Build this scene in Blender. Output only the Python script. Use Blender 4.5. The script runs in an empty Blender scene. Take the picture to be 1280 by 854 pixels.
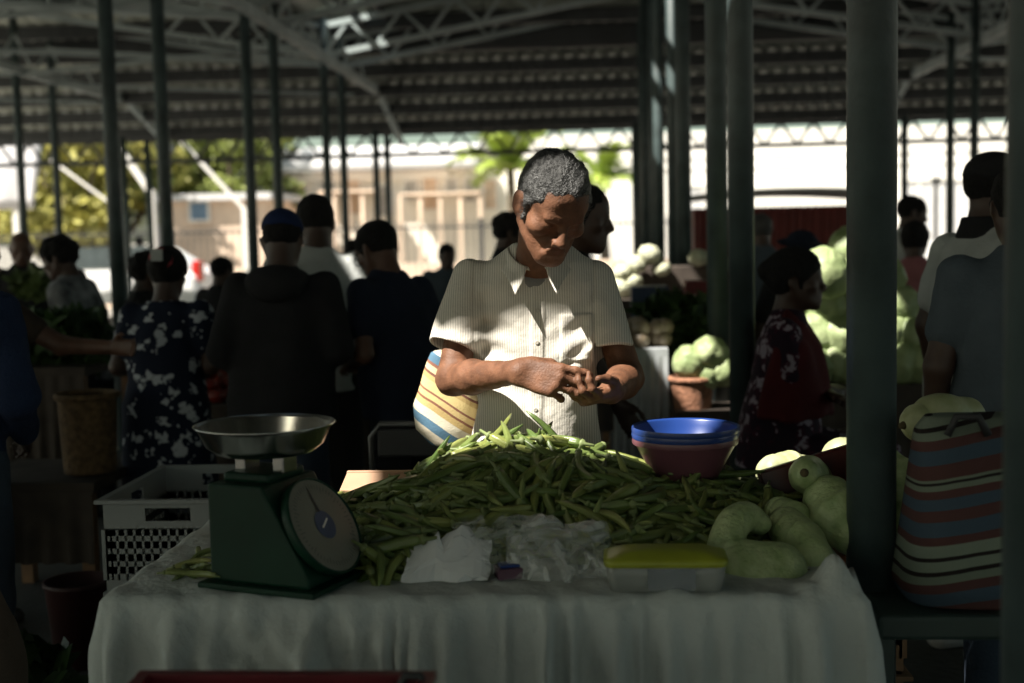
import bpy, bmesh, math, random
import numpy as np
from mathutils import Vector, Matrix, Quaternion, noise as mnoise
RAD = math.radians
S = bpy.context.scene
COL = S.collection

# ------------------------------------------------------------------ camera
_d = Vector((110, 137, -1600)).normalized()                       # world depth axis seen by the camera
_k = Vector((-0.022, 1, (-0.022 * 110 + 137) / 1600)).normalized()
_x = _d.cross(_k)
CAMROT = Matrix((_x, _d, _k))
CAMPOS = Vector((0, 0, 1.45))
cam = bpy.data.cameras.new('camera')
camo = bpy.data.objects.new('camera', cam)
COL.objects.link(camo)
camo.matrix_world = Matrix.Translation(CAMPOS) @ CAMROT.to_4x4()
cam.sensor_width = 36
cam.lens = 45
cam.clip_start = 0.05
cam.clip_end = 2000
cam.dof.use_dof = True
cam.dof.focus_distance = 3.08
cam.dof.aperture_fstop = 2.3
S.camera = camo

# ------------------------------------------------------------------ sky, sun, exposure
SUN = Vector((-0.50, -0.36, 0.79)).normalized()                   # direction towards the sun
w = bpy.data.worlds.new('World')
S.world = w
w.use_nodes = True
nt = w.node_tree
sky = nt.nodes.new('ShaderNodeTexSky')
sky.sky_type = 'NISHITA'
sky.sun_disc = False
sky.sun_elevation = math.asin(SUN.z)
sky.sun_rotation = math.atan2(SUN.x, SUN.y)
sky.dust_density = 2.5
sky.air_density = 1.0
bg = nt.nodes['Background']
bg.inputs[1].default_value = 0.065
tint = nt.nodes.new('ShaderNodeMixRGB'); tint.blend_type = 'MULTIPLY'; tint.inputs[0].default_value = 1
tint.inputs[2].default_value = (1.0, 1.04, 0.84, 1)          # hazy tropical sky, less blue
nt.links.new(sky.outputs[0], tint.inputs[1]); nt.links.new(tint.outputs[0], bg.inputs[0])
sl = bpy.data.lights.new('sun', 'SUN')
sl.energy = 5.0
sl.angle = RAD(0.53)
sl.color = (1.0, 0.94, 0.84)
so = bpy.data.objects.new('sun', sl)
COL.objects.link(so)
so.rotation_euler = SUN.to_track_quat('Z', 'Y').to_euler()
so.location = (-20, -15, 30)
vs = S.view_settings
vs.view_transform = 'Standard'
vs.look = 'None'
vs.gamma = 1
vs.use_curve_mapping = False
vs.exposure = 1.45
S.cycles.use_denoising = True
S.cycles.max_bounces = 8
S.cycles.diffuse_bounces = 4
S.cycles.transparent_max_bounces = 16
S.cycles.sample_clamp_indirect = 6

# ------------------------------------------------------------------ helpers
def ray(px, py):
    return CAMROT @ Vector(((px - 640) / 1600, (427 - py) / 1600, -1))
def at(px, py, Y):                      # the point of a photograph pixel at world depth Y
    r = ray(px, py)
    return CAMPOS + r * (Y / r.y)
def on_z(px, py, z):                    # ... on the horizontal plane at height z
    r = ray(px, py)
    return CAMPOS + r * ((z - CAMPOS.z) / r.z)

def tag(o, label=None, cat=None, group=None, kind=None):
    if label: o['label'] = label
    if cat: o['category'] = cat
    if group: o['group'] = group
    if kind: o['kind'] = kind
    return o
def empty(name, loc, label=None, cat=None, group=None, rz=0, kind=None):
    o = bpy.data.objects.new(name, None)
    COL.objects.link(o)
    o.location = loc
    o.rotation_euler = (0, 0, rz)
    return tag(o, label, cat, group, kind)
def children(o):
    return [c for c in COL.objects if c.parent == o]
def copy_tree(o, kids=None):
    c = o.copy(); COL.objects.link(c)
    for ch in (kids if kids is not None else children(o)):
        k = ch.copy(); COL.objects.link(k); k.parent = c
    return c

# ---- materials
MATS = {}
def mat(name, col, rough=0.7, var=0.15, scale=8, bump=0.0, bscale=60, metal=0.0, spec=0.5, col2=None, trans=0.0, sheen=0.0, sss=0.0, detail=4):
    m = bpy.data.materials.new(name)
    m.use_nodes = True
    n = m.node_tree.nodes; l = m.node_tree.links
    b = n['Principled BSDF']
    b.inputs['Roughness'].default_value = rough
    b.inputs['Metallic'].default_value = metal
    b.inputs['Specular IOR Level'].default_value = spec
    if trans: b.inputs['Transmission Weight'].default_value = trans
    if sheen: b.inputs['Sheen Weight'].default_value = sheen
    if sss:
        b.inputs['Subsurface Weight'].default_value = sss
        b.inputs['Subsurface Radius'].default_value = (0.01, 0.004, 0.002)
    tc = n.new('ShaderNodeTexCoord')
    nz = n.new('ShaderNodeTexNoise')
    nz.inputs['Scale'].default_value = scale
    nz.inputs['Detail'].default_value = detail
    l.new(tc.outputs['Object'], nz.inputs['Vector'])
    cr = n.new('ShaderNodeValToRGB')
    c = Vector(col[:3])
    c2 = Vector(col2[:3]) if col2 else c * (1 + var)
    c1 = c if col2 else c * (1 - var)
    cr.color_ramp.elements[0].position = 0.33
    cr.color_ramp.elements[1].position = 0.67
    cr.color_ramp.elements[0].color = (*c1, 1)
    cr.color_ramp.elements[1].color = (*[min(1, v) for v in c2], 1)
    l.new(nz.outputs['Fac'], cr.inputs['Fac'])
    l.new(cr.outputs['Color'], b.inputs['Base Color'])
    if bump:
        nb = n.new('ShaderNodeTexNoise')
        nb.inputs['Scale'].default_value = bscale
        nb.inputs['Detail'].default_value = 6
        l.new(tc.outputs['Object'], nb.inputs['Vector'])
        bp = n.new('ShaderNodeBump')
        bp.inputs['Strength'].default_value = bump
        bp.inputs['Distance'].default_value = 0.02
        l.new(nb.outputs['Fac'], bp.inputs['Height'])
        l.new(bp.outputs['Normal'], b.inputs['Normal'])
    MATS[name] = m
    return m

def ramp_mat(name, stops, axis=2, period=0.1, rough=0.85, wobble=0.0, wscale=6, tilt=None, bump=0.3):
    """woven stripes: constant colour bands along an object axis, repeating every `period` metres"""
    m = bpy.data.materials.new(name)
    m.use_nodes = True
    n = m.node_tree.nodes; l = m.node_tree.links
    b = n['Principled BSDF']
    b.inputs['Roughness'].default_value = rough
    b.inputs['Specular IOR Level'].default_value = 0.2
    tc = n.new('ShaderNodeTexCoord')
    nz = n.new('ShaderNodeTexNoise'); nz.inputs['Scale'].default_value = wscale
    l.new(tc.outputs['Object'], nz.inputs['Vector'])
    dot = n.new('ShaderNodeVectorMath'); dot.operation = 'DOT_PRODUCT'
    v = tilt if tilt else [(1, 0, 0), (0, 1, 0), (0, 0, 1)][axis]
    dot.inputs[1].default_value = v
    l.new(tc.outputs['Object'], dot.inputs[0])
    mul = n.new('ShaderNodeMath'); mul.operation = 'MULTIPLY_ADD'
    mul.inputs[1].default_value = wobble
    l.new(nz.outputs['Fac'], mul.inputs[0]); l.new(dot.outputs['Value'], mul.inputs[2])
    dv = n.new('ShaderNodeMath'); dv.operation = 'DIVIDE'; dv.inputs[1].default_value = period
    l.new(mul.outputs[0], dv.inputs[0])
    fr = n.new('ShaderNodeMath'); fr.operation = 'FRACT'
    l.new(dv.outputs[0], fr.inputs[0])
    cr = n.new('ShaderNodeValToRGB'); cr.color_ramp.interpolation = 'CONSTANT'
    e = cr.color_ramp.elements
    for i, (p, c) in enumerate(stops):
        el = e[i] if i < 2 else e.new(p)
        el.position = p
        el.color = (*c, 1)
    l.new(fr.outputs[0], cr.inputs['Fac'])
    l.new(cr.outputs['Color'], b.inputs['Base Color'])
    if bump:
        nb = n.new('ShaderNodeTexNoise'); nb.inputs['Scale'].default_value = 220
        l.new(tc.outputs['Object'], nb.inputs['Vector'])
        bp = n.new('ShaderNodeBump'); bp.inputs['Strength'].default_value = bump; bp.inputs['Distance'].default_value = 0.004
        l.new(nb.outputs['Fac'], bp.inputs['Height']); l.new(bp.outputs['Normal'], b.inputs['Normal'])
    MATS[name] = m
    return m

def blotch_mat(name, base, blot, scale=14, thr=0.47, col3=None, thr3=0.6, rough=0.85):
    """printed cloth: pale flower-like blotches with ragged edges on a dark ground"""
    m = bpy.data.materials.new(name)
    m.use_nodes = True
    n = m.node_tree.nodes; l = m.node_tree.links
    b = n['Principled BSDF']; b.inputs['Roughness'].default_value = rough; b.inputs['Specular IOR Level'].default_value = 0.2
    tc = n.new('ShaderNodeTexCoord')
    nz = n.new('ShaderNodeTexNoise'); nz.inputs['Scale'].default_value = scale * 2.2; nz.inputs['Detail'].default_value = 3
    l.new(tc.outputs['Object'], nz.inputs['Vector'])
    add = n.new('ShaderNodeMixRGB'); add.blend_type = 'ADD'; add.inputs[0].default_value = 0.09
    l.new(tc.outputs['Object'], add.inputs[1]); l.new(nz.outputs['Color'], add.inputs[2])
    vo = n.new('ShaderNodeTexVoronoi'); vo.inputs['Scale'].default_value = scale
    l.new(add.outputs[0], vo.inputs['Vector'])
    n2 = n.new('ShaderNodeTexNoise'); n2.inputs['Scale'].default_value = scale * 0.8
    l.new(tc.outputs['Object'], n2.inputs['Vector'])
    sub = n.new('ShaderNodeMath'); sub.operation = 'MULTIPLY'
    l.new(vo.outputs['Distance'], sub.inputs[0]); l.new(n2.outputs['Fac'], sub.inputs[1])
    cr = n.new('ShaderNodeValToRGB'); cr.color_ramp.interpolation = 'CONSTANT'
    e = cr.color_ramp.elements
    e[0].position = 0; e[0].color = (*blot, 1)
    e[1].position = thr * 0.4; e[1].color = (*base, 1)
    if col3:
        el = e.new(thr3 * 0.4); el.color = (*col3, 1)
    l.new(sub.outputs[0], cr.inputs['Fac'])
    l.new(cr.outputs['Color'], b.inputs['Base Color'])
    MATS[name] = m
    return m

# ---- mesh builder
class MB:
    def __init__(s):
        s.v = []; s.f = []; s.mi = []; s.m = 0
    def quad(s, pts):
        i = len(s.v); s.v += [tuple(p) for p in pts]; s.f.append(tuple(range(i, i + len(pts)))); s.mi.append(s.m)
    def box(s, c, size, rot=None):
        c = Vector(c); i = len(s.v)
        for sx in (-.5, .5):
            for sy in (-.5, .5):
                for sz in (-.5, .5):
                    p = Vector((sx * size[0], sy * size[1], sz * size[2]))
                    if rot is not None: p = rot @ p
                    s.v.append(tuple(c + p))
        for q in ((0, 1, 3, 2), (4, 6, 7, 5), (0, 4, 5, 1), (2, 3, 7, 6), (0, 2, 6, 4), (1, 5, 7, 3)):
            s.f.append(tuple(i + a for a in q)); s.mi.append(s.m)
        return s
    def bar(s, a, b, wd, ht=None):
        a = Vector(a); b = Vector(b); d = b - a; L = d.length
        if L < 1e-6: return s
        z = d / L
        up = Vector((0, 0, 1)) if abs(z.z) < 0.95 else Vector((0, 1, 0))
        x = up.cross(z).normalized(); y = z.cross(x)
        return s.box((a + b) / 2, (wd, ht or wd, L), Matrix((x, y, z)).transposed())
    def rings(s, rings, cap0=True, cap1=True, closed=True):
        i0 = len(s.v); n = len(rings[0])
        for r in rings: s.v += [tuple(p) for p in r]
        for k in range(len(rings) - 1):
            for j in range(n if closed else n - 1):
                a = i0 + k * n + j; b = i0 + k * n + (j + 1) % n
                s.f.append((a, b, b + n, a + n)); s.mi.append(s.m)
        if cap0: s.f.append(tuple(i0 + j for j in reversed(range(n)))); s.mi.append(s.m)
        if cap1: s.f.append(tuple(i0 + (len(rings) - 1) * n + j for j in range(n))); s.mi.append(s.m)
        return s
    def path(s, pts, rad, seg=10, cap=True, sq=None):
        """tube along a path, rad a number or a list; sq gives the ring a shape r(theta)"""
        pts = [Vector(p) for p in pts]; n = len(pts)
        rs = rad if isinstance(rad, (list, tuple)) else [rad] * n
        rg = []; px = None
        for k in range(n):
            t = (pts[min(k + 1, n - 1)] - pts[max(k - 1, 0)]).normalized()
            if px is None:
                up = Vector((0, 0, 1)) if abs(t.z) < 0.9 else Vector((1, 0, 0))
                px = up.cross(t).normalized()
            else:
                px = (px - t * px.dot(t)).normalized()
            py = t.cross(px)
            rg.append([pts[k] + (px * math.cos(a) + py * math.sin(a)) * rs[k] * (sq(a) if sq else 1)
                       for a in (2 * math.pi * j / seg for j in range(seg))])
        return s.rings(rg, cap, cap)
    def lathe(s, prof, c=(0, 0, 0), seg=40, cap0=True, cap1=True, rot=None):
        c = Vector(c); rg = []
        for r, z in prof:
            rg.append([c + (rot @ Vector((r * math.cos(a), r * math.sin(a), z)) if rot is not None else Vector((r * math.cos(a), r * math.sin(a), z)))
                       for a in (2 * math.pi * j / seg for j in range(seg))])
        return s.rings(rg, cap0, cap1)
    def grid(s, fn, nu, nv):
        i0 = len(s.v)
        for a in range(nu + 1):
            for b in range(nv + 1):
                s.v.append(tuple(fn(a / nu, b / nv)))
        for a in range(nu):
            for b in range(nv):
                q = i0 + a * (nv + 1) + b
                s.f.append((q, q + 1, q + nv + 2, q + nv + 1)); s.mi.append(s.m)
        return s
    def build(s, name, mats, parent=None, smooth=False, local=False, bevel=0, solid=0, sub=0, offset=-1):
        me = bpy.data.meshes.new(name)
        off = Vector((0, 0, 0))
        if parent is not None and not local:
            off = abs_loc(parent)
        me.from_pydata([tuple(Vector(p) - off) for p in s.v], [], s.f)
        for m in (mats if isinstance(mats, (list, tuple)) else [mats]): me.materials.append(m)
        if any(s.mi): me.polygons.foreach_set('material_index', s.mi)
        if smooth: me.polygons.foreach_set('use_smooth', [True] * len(s.f))
        me.update()
        o = bpy.data.objects.new(name, me)
        COL.objects.link(o)
        o.parent = parent
        if solid:
            md = o.modifiers.new('solid', 'SOLIDIFY'); md.thickness = solid; md.offset = offset
        if bevel:
            md = o.modifiers.new('bevel', 'BEVEL'); md.width = bevel; md.segments = 2; md.limit_method = 'ANGLE'
        if sub:
            md = o.modifiers.new('sub', 'SUBSURF'); md.levels = sub; md.render_levels = sub
        return o
def abs_loc(o):
    p = Vector(o.location)
    while o.parent is not None:
        o = o.parent; p += Vector(o.location)
    return p
def set_origin(o, loc):
    """move a top-level mesh's origin to loc without moving the mesh"""
    d = Vector(loc) - Vector(o.location)
    o.data.transform(Matrix.Translation(-d)); o.location = loc
    return o

# ---- sculpting with a signed distance field and surface nets
class Sdf:
    def __init__(s, lo, hi, h):
        s.lo = np.array(lo, float); s.h = h
        s.n = np.maximum(np.ceil((np.array(hi, float) - s.lo) / h).astype(int) + 1, 4)
        s.f = np.full(s.n, 1.0, np.float32)
    def _win(s, lo, hi):
        a = np.clip(np.floor((np.array(lo) - s.lo) / s.h).astype(int), 0, s.n - 1)
        b = np.clip(np.ceil((np.array(hi) - s.lo) / s.h).astype(int) + 1, 1, s.n)
        if np.any(b <= a): return None, None
        ax = [(s.lo[i] + s.h * np.arange(a[i], b[i])).astype(np.float32) for i in range(3)]
        return (slice(a[0], b[0]), slice(a[1], b[1]), slice(a[2], b[2])), (ax[0][:, None, None], ax[1][None, :, None], ax[2][None, None, :])
    def put(s, fn, lo, hi, k=0.0, op='u'):
        pad = k + 3 * s.h
        sl, P = s._win(np.array(lo) - pad, np.array(hi) + pad)
        if sl is None: return s
        d = fn(*P).astype(np.float32); a = s.f[sl]
        if op == 'd': d = -d
        if op == 'u':
            r = np.minimum(a, d)
            if k > 0: hh = np.maximum(k - np.abs(a - d), 0) / k; r = r - hh * hh * k * .25
        else:
            r = np.maximum(a, d)
            if k > 0: hh = np.maximum(k - np.abs(a - d), 0) / k; r = r + hh * hh * k * .25
        s.f[sl] = r
        return s
    def cone(s, a, b, ra, rb=None, k=0.02, op='u', flat=None, fs=1.0):
        """tapered capsule; flat = unit direction along which it is squashed by fs"""
        a = np.array(a, float); b = np.array(b, float); rb = ra if rb is None else rb
        ab = b - a; L2 = max(float(ab @ ab), 1e-9); R = max(ra, rb)
        def fn(x, y, z):
            px, py, pz = x - a[0], y - a[1], z - a[2]
            t = np.clip((px * ab[0] + py * ab[1] + pz * ab[2]) / L2, 0, 1)
            dx, dy, dz = px - t * ab[0], py - t * ab[1], pz - t * ab[2]
            if flat is not None:
                c = (dx * flat[0] + dy * flat[1] + dz * flat[2]) * (1 / fs - 1)
                dx, dy, dz = dx + c * flat[0], dy + c * flat[1], dz + c * flat[2]
            return (np.sqrt(dx * dx + dy * dy + dz * dz) - (ra + (rb - ra) * t)) * (fs if flat is not None else 1)
        return s.put(fn, np.minimum(a, b) - R, np.maximum(a, b) + R, k, op)
    def ell(s, c, r, rot=None, k=0.02, op='u'):
        c = np.array(c, float); r = np.array(r, float)
        M = np.array(rot.transposed()) if rot is not None else np.eye(3)
        R = float(r.max()) if rot is not None else r
        def fn(x, y, z):
            px, py, pz = x - c[0], y - c[1], z - c[2]
            q = [(M[i, 0] * px + M[i, 1] * py + M[i, 2] * pz) for i in range(3)]
            k0 = np.sqrt(sum((q[i] / r[i]) ** 2 for i in range(3)))
            k1 = np.sqrt(sum((q[i] / r[i] ** 2) ** 2 for i in range(3))) + 1e-9
            return k0 * (k0 - 1) / k1
        return s.put(fn, c - R, c + R, k, op)
    def tower(s, secs, k=0.03, op='u', p=2.3):
        """stack of superelliptic sections (z, cx, cy, half width, half depth), joined smoothly"""
        A = np.array(secs, float); A = A[np.argsort(A[:, 0])]
        def fn(x, y, z):
            zz = z.ravel()
            cx, cy, a, b = [np.interp(zz, A[:, 0], A[:, i])[None, None, :] for i in (1, 2, 3, 4)]
            d = ((np.abs((x - cx) / a) ** p + np.abs((y - cy) / b) ** p) ** (1 / p) - 1) * np.minimum(a, b)
            dz = np.maximum(A[0, 0] - zz, zz - A[-1, 0])[None, None, :]
            return np.maximum(d, dz)
        R = np.array([np.max(np.abs(A[:, 1]) + A[:, 3]), np.max(np.abs(A[:, 2]) + A[:, 4])])
        return s.put(fn, (-R[0], -R[1], A[0, 0]), (R[0], R[1], A[-1, 0]), k, op)
    def warp(s, fn):
        """add fn(x,y,z) (metres, outward positive) to the surface"""
        ax = [(s.lo[i] + s.h * np.arange(s.n[i])).astype(np.float32) for i in range(3)]
        s.f -= fn(ax[0][:, None, None], ax[1][None, :, None], ax[2][None, None, :]).astype(np.float32)
        return s
    def verts_faces(s):
        f = s.f; n = f.shape; ins = f < 0
        c = ins[:-1, :-1, :-1].astype(np.int8)
        for d in ((1,0,0),(0,1,0),(0,0,1),(1,1,0),(1,0,1),(0,1,1),(1,1,1)):
            c = c + ins[d[0]:n[0]-1+d[0], d[1]:n[1]-1+d[1], d[2]:n[2]-1+d[2]]
        I = np.argwhere((c > 0) & (c < 8))
        idx = np.full(c.shape, -1, np.int32); idx[tuple(I.T)] = np.arange(len(I))
        acc = np.zeros((len(I), 3)); cnt = np.zeros(len(I))
        cor = [(a, b, d) for a in (0, 1) for b in (0, 1) for d in (0, 1)]
        val = {q: f[I[:, 0] + q[0], I[:, 1] + q[1], I[:, 2] + q[2]] for q in cor}
        for q in cor:
            for ax in range(3):
                if q[ax] == 0:
                    r = list(q); r[ax] = 1; r = tuple(r)
                    va, vb = val[q], val[r]
                    m = (va < 0) != (vb < 0)
                    t = np.where(m, va / np.where(np.abs(va - vb) < 1e-12, 1, va - vb), 0)
                    p = np.tile(np.array(q, float), (len(I), 1)); p[:, ax] = t
                    acc += p * m[:, None]; cnt += m
        V = s.lo + (I + acc / np.maximum(cnt, 1)[:, None]) * s.h
        Fs = []
        for ax in range(3):
            o = [(1, 2), (2, 0), (0, 1)][ax]
            a = [slice(1, -1)] * 3; b = [slice(1, -1)] * 3
            a[ax] = slice(0, -1); b[ax] = slice(1, None)
            A = ins[tuple(a)]; B = ins[tuple(b)]
            E = np.argwhere(A != B)
            if not len(E): continue
            flip = A[tuple(E.T)]
            E = E + 1; E[:, ax] -= 1
            u = np.zeros(3, int); u[o[0]] = 1; v = np.zeros(3, int); v[o[1]] = 1
            q = np.stack([idx[tuple((E - u - v).T)], idx[tuple((E - v).T)], idx[tuple(E.T)], idx[tuple((E - u).T)]], 1)
            q[~flip] = q[~flip][:, ::-1]
            Fs.append(q)
        F = np.concatenate(Fs)
        return V, F[(F >= 0).all(1)]
    def build(s, name, mats, parent=None, smooth_iter=1, xform=None):
        V, F = s.verts_faces()
        for _ in range(smooth_iter):                     # light Laplacian smoothing
            nb = np.zeros_like(V); ct = np.zeros(len(V))
            for a, b in ((0, 1), (1, 2), (2, 3), (3, 0)):
                np.add.at(nb, F[:, a], V[F[:, b]]); np.add.at(ct, F[:, a], 1)
                np.add.at(nb, F[:, b], V[F[:, a]]); np.add.at(ct, F[:, b], 1)
            V = V * .5 + .5 * nb / np.maximum(ct, 1)[:, None]
        if xform is not None:
            M = np.array(xform); V = V @ M[:3, :3].T + M[:3, 3]
        me = np_mesh(name, V, F)
        for m in (mats if isinstance(mats, (list, tuple)) else [mats]): me.materials.append(m)
        o = bpy.data.objects.new(name, me); COL.objects.link(o); o.parent = parent
        return o
def np_mesh(name, V, F, smooth=True):
    me = bpy.data.meshes.new(name)
    k = F.shape[1]
    me.vertices.add(len(V)); me.vertices.foreach_set('co', np.asarray(V, np.float32).ravel())
    me.loops.add(len(F) * k); me.loops.foreach_set('vertex_index', np.asarray(F, np.int32).ravel())
    me.polygons.add(len(F)); me.polygons.foreach_set('loop_start', np.arange(0, len(F) * k, k, dtype=np.int32))
    me.polygons.foreach_set('loop_total', np.full(len(F), k, np.int32))
    me.polygons.foreach_set('use_smooth', np.full(len(F), smooth))
    me.update(calc_edges=True); me.validate()
    return me
def wav(x, y, z, seed, n=6, freq=20, stretch=(1, 1, 1)):
    """cheap smooth noise, about -1..1"""
    r = np.random.RandomState(seed); out = 0
    for _ in range(n):
        d = r.normal(size=3); d /= np.linalg.norm(d); d = d * stretch * freq * r.uniform(.6, 1.6)
        out = out + np.sin(x * d[0] + y * d[1] + z * d[2] + r.uniform(0, 6.28))
    return out / n ** .5

# ------------------------------------------------------------------ ground and outdoor setting
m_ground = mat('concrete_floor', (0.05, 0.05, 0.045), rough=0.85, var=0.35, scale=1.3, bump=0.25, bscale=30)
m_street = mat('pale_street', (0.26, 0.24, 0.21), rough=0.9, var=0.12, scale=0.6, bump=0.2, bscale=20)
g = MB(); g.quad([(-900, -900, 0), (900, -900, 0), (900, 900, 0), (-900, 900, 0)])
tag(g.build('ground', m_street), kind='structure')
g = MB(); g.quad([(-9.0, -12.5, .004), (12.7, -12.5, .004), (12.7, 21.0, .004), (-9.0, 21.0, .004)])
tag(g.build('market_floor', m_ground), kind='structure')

# ------------------------------------------------------------------ market shelter: one thing with its parts
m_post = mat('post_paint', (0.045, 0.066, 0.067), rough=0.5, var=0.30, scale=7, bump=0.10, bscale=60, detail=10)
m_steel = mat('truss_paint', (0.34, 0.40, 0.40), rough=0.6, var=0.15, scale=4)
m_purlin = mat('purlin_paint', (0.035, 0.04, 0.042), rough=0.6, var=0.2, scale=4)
m_sheet = mat('roof_sheet', (0.38, 0.41, 0.36), rough=0.45, var=0.22, scale=1.1, metal=0.15)
shelter = empty('market_shelter', (0, 5, 0), 'open market shelter of grey steel posts and trusses under a corrugated roof', 'market hall')
ROWX = [-11.07, -7.2, -3.33, 0.56, 4.44, 8.3, 12.2]
PAIR = [1.65 + 3.5 * k for k in range(-4, 6)]
YS = sorted([p for p in PAIR] + [p + 1.05 for p in PAIR])
MODS = [(-11.07, -7.2, -3.33), (-3.33, 0.56, 4.44), (4.44, 8.3, 12.2)]
def roof_z(x):
    for a, c, b in MODS:
        if a <= x <= b:
            return 4.12 + 0.66 * (1 - abs(x - c) / ((b - a) / 2))
    return 4.12
# posts
for x in ROWX:
    for y in YS:
        if y > 20.5: continue
        if abs(x - 0.56) < .1 and y < 0: continue
        top = roof_z(x) if y < 16.9 else 3.05
        if abs(x) > 8 and y < 3: continue
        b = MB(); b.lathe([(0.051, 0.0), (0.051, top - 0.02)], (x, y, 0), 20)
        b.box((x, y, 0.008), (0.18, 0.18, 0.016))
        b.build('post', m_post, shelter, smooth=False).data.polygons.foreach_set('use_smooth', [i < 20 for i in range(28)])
# lattice rafters
def lattice(b, p0, p1, depth, n, wd, web):
    p0 = Vector(p0); p1 = Vector(p1); up = Vector((0, 0, depth))
    b.bar(p0, p1, wd, wd * 1.2); b.bar(p0 + up, p1 + up, wd, wd * 1.2)
    for i in range(n):
        a = p0.lerp(p1, i / n); c = p0.lerp(p1, (i + .5) / n); d = p0.lerp(p1, (i + 1) / n)
        b.bar(a, c + up, web); b.bar(c + up, d, web)
for y in YS:
    if y > 17: continue
    for a, c, e in MODS:
        b = MB()
        if 1.6 < y < 1.7: y = 1.12
        lattice(b, (a, y, 3.66), (c, y, 4.32), 0.36, 6, 0.055, 0.035)
        lattice(b, (e, y, 3.66), (c, y, 4.32), 0.36, 6, 0.055, 0.035)
        b.build('roof_truss', m_steel, shelter)
# longitudinal girders on the post rows
for x in ROWX:
    if x == 0.56: continue
    b = MB()
    b.bar((x + .075, -12, 3.60), (x + .075, 19.2, 3.60), 0.07, 0.11)
    y = -12
    while y < 19:
        b.bar((x + .075, y, 3.62), (x + .075, y + .5, 4.02), .022); b.bar((x + .075, y + .5, 4.02), (x + .075, y + 1.0, 3.62), .022); y += 1.0
    b.bar((x + .075, 19.2, 3.60), (x + .075, 21.2, 3.0), 0.07, 0.11)
    b.build('eave_girder', m_steel, shelter)
# knee braces between paired posts and diagonal wind bracing in the left bay
for y0 in PAIR:
    if y0 < 4 or y0 > 17: continue
    for x0, x1 in ((-11.07, -7.2), (-7.2, -3.33), (4.44, 8.3)):
        b = MB(); b.bar((x0, y0, 3.55), (x1, y0 + 1.05, 4.0), .05); b.bar((x1, y0, 3.55), (x0, y0 + 1.05, 4.0), .05)
        b.bar((x0, y0 + 1.05, 3.55), (x1, y0 + 3.5, 3.55), .045)
        b.build('wind_brace', m_steel, shelter)
# corrugated sheets; the narrow slots are where sheets are missing and the sun falls through
HOLES = [(-2.55, -1.93, 1.33, 1.5), (-2.55, -1.70, 1.5, 1.82)]
def sun_slot(p, wx=0.35, wy=0.35):
    p = Vector(p); z = roof_z(p.x) + .05
    for _ in range(3):
        t = (z - p.z) / SUN.z; q = p + SUN * t; z = roof_z(q.x) + .08
    HOLES.append((q.x - wx / 2, q.x + wx / 2, q.y - wy / 2, q.y + wy / 2))
def sky_gap(px, py, wx, wy):
    r = ray(px, py); t = 3.0
    while t < 40:
        q = CAMPOS + r * t
        if q.z > roof_z(q.x) + .05: break
        t += .02
    HOLES.append((q.x - wx / 2, q.x + wx / 2, q.y - wy / 2, q.y + wy / 2))
sun_slot(at(866, 448, 5.95), .30, .34)          # cabbages in the brown basket
sun_slot(at(1035, 342, 5.75), .45, .30)         # top of the tall cabbage pile
sun_slot(at(975, 566, 3.17), .36, .09)          # gourds behind the red tray
sun_slot(at(795, 335, 8.2), .75, .5)            # cauliflowers on the far stall
sun_slot(at(455, 603, 3.06), .30, .18)          # wooden tray
sun_slot(at(446, 352, 5.45), .12, .14)
sun_slot(at(808, 120, 12.1), .5, 1.6)
sun_slot(at(845, 60, 9.7), .4, .5)
sun_slot(at(410, 540, 2.55), .10, .12)
sun_slot(at(552, 505, 3.42), .30, .22)          # striped tote
sky_gap(428, 14, .5, .9)
sky_gap(120, 62, .4, .8)
sky_gap(30, 60, .4, .8)
sky_gap(255, 70, .4, .8)
sky_gap(1190, 10, .4, .7)

def sheet_mesh(a, c, y0, y1):
    nx, st = 22, 0.05
    ny = int((y1 - y0) / st)
    xs = np.linspace(a, c, nx + 1)
    # refine the columns at slot edges
    ext = sorted(set([round(float(v), 4) for v in xs] + [round(v, 4) for h in HOLES for v in h[:2] if min(a, c) < v < max(a, c)]))
    ys = sorted(set([round(y0 + st * i, 4) for i in range(ny + 1)]))
    V = [(x, y, roof_z(x) + 0.06 + 0.014 * math.cos(2 * math.pi * y / 0.2)) for x in ext for y in ys]
    Fc = []; m = len(ys)
    for i in range(len(ext) - 1):
        for j in range(m - 1):
            cx = (ext[i] + ext[i + 1]) / 2; cy = (ys[j] + ys[j + 1]) / 2
            if any(h[0] < cx < h[1] and h[2] < cy < h[3] for h in HOLES): continue
            q = i * m + j
            Fc.append((q, q + m, q + m + 1, q + 1))
    return V, Fc
for a, c, e in MODS:
    for s0, s1 in ((a, c), (c, e)):
        V, Fc = sheet_mesh(min(s0, s1), max(s0, s1), -12.5, 16.9)
        me = bpy.data.meshes.new('roof_sheet'); me.from_pydata(V, [], Fc); me.materials.append(m_sheet)
        me.polygons.foreach_set('use_smooth', [True] * len(Fc))
        o = bpy.data.objects.new('roof_sheet', me); COL.objects.link(o); o.parent = shelter; me.transform(Matrix.Translation((0, -5, 0)))
        md = o.modifiers.new('solid', 'SOLIDIFY'); md.thickness = 0.004
        b = MB()
        for k in range(5):
            x = s0 + (s1 - s0) * (k + .5) / 5
            if -2.3 < x < -2.1: x = -2.62
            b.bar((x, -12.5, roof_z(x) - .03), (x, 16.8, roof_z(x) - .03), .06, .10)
        b.build('purlin', m_purlin, shelter)
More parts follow.
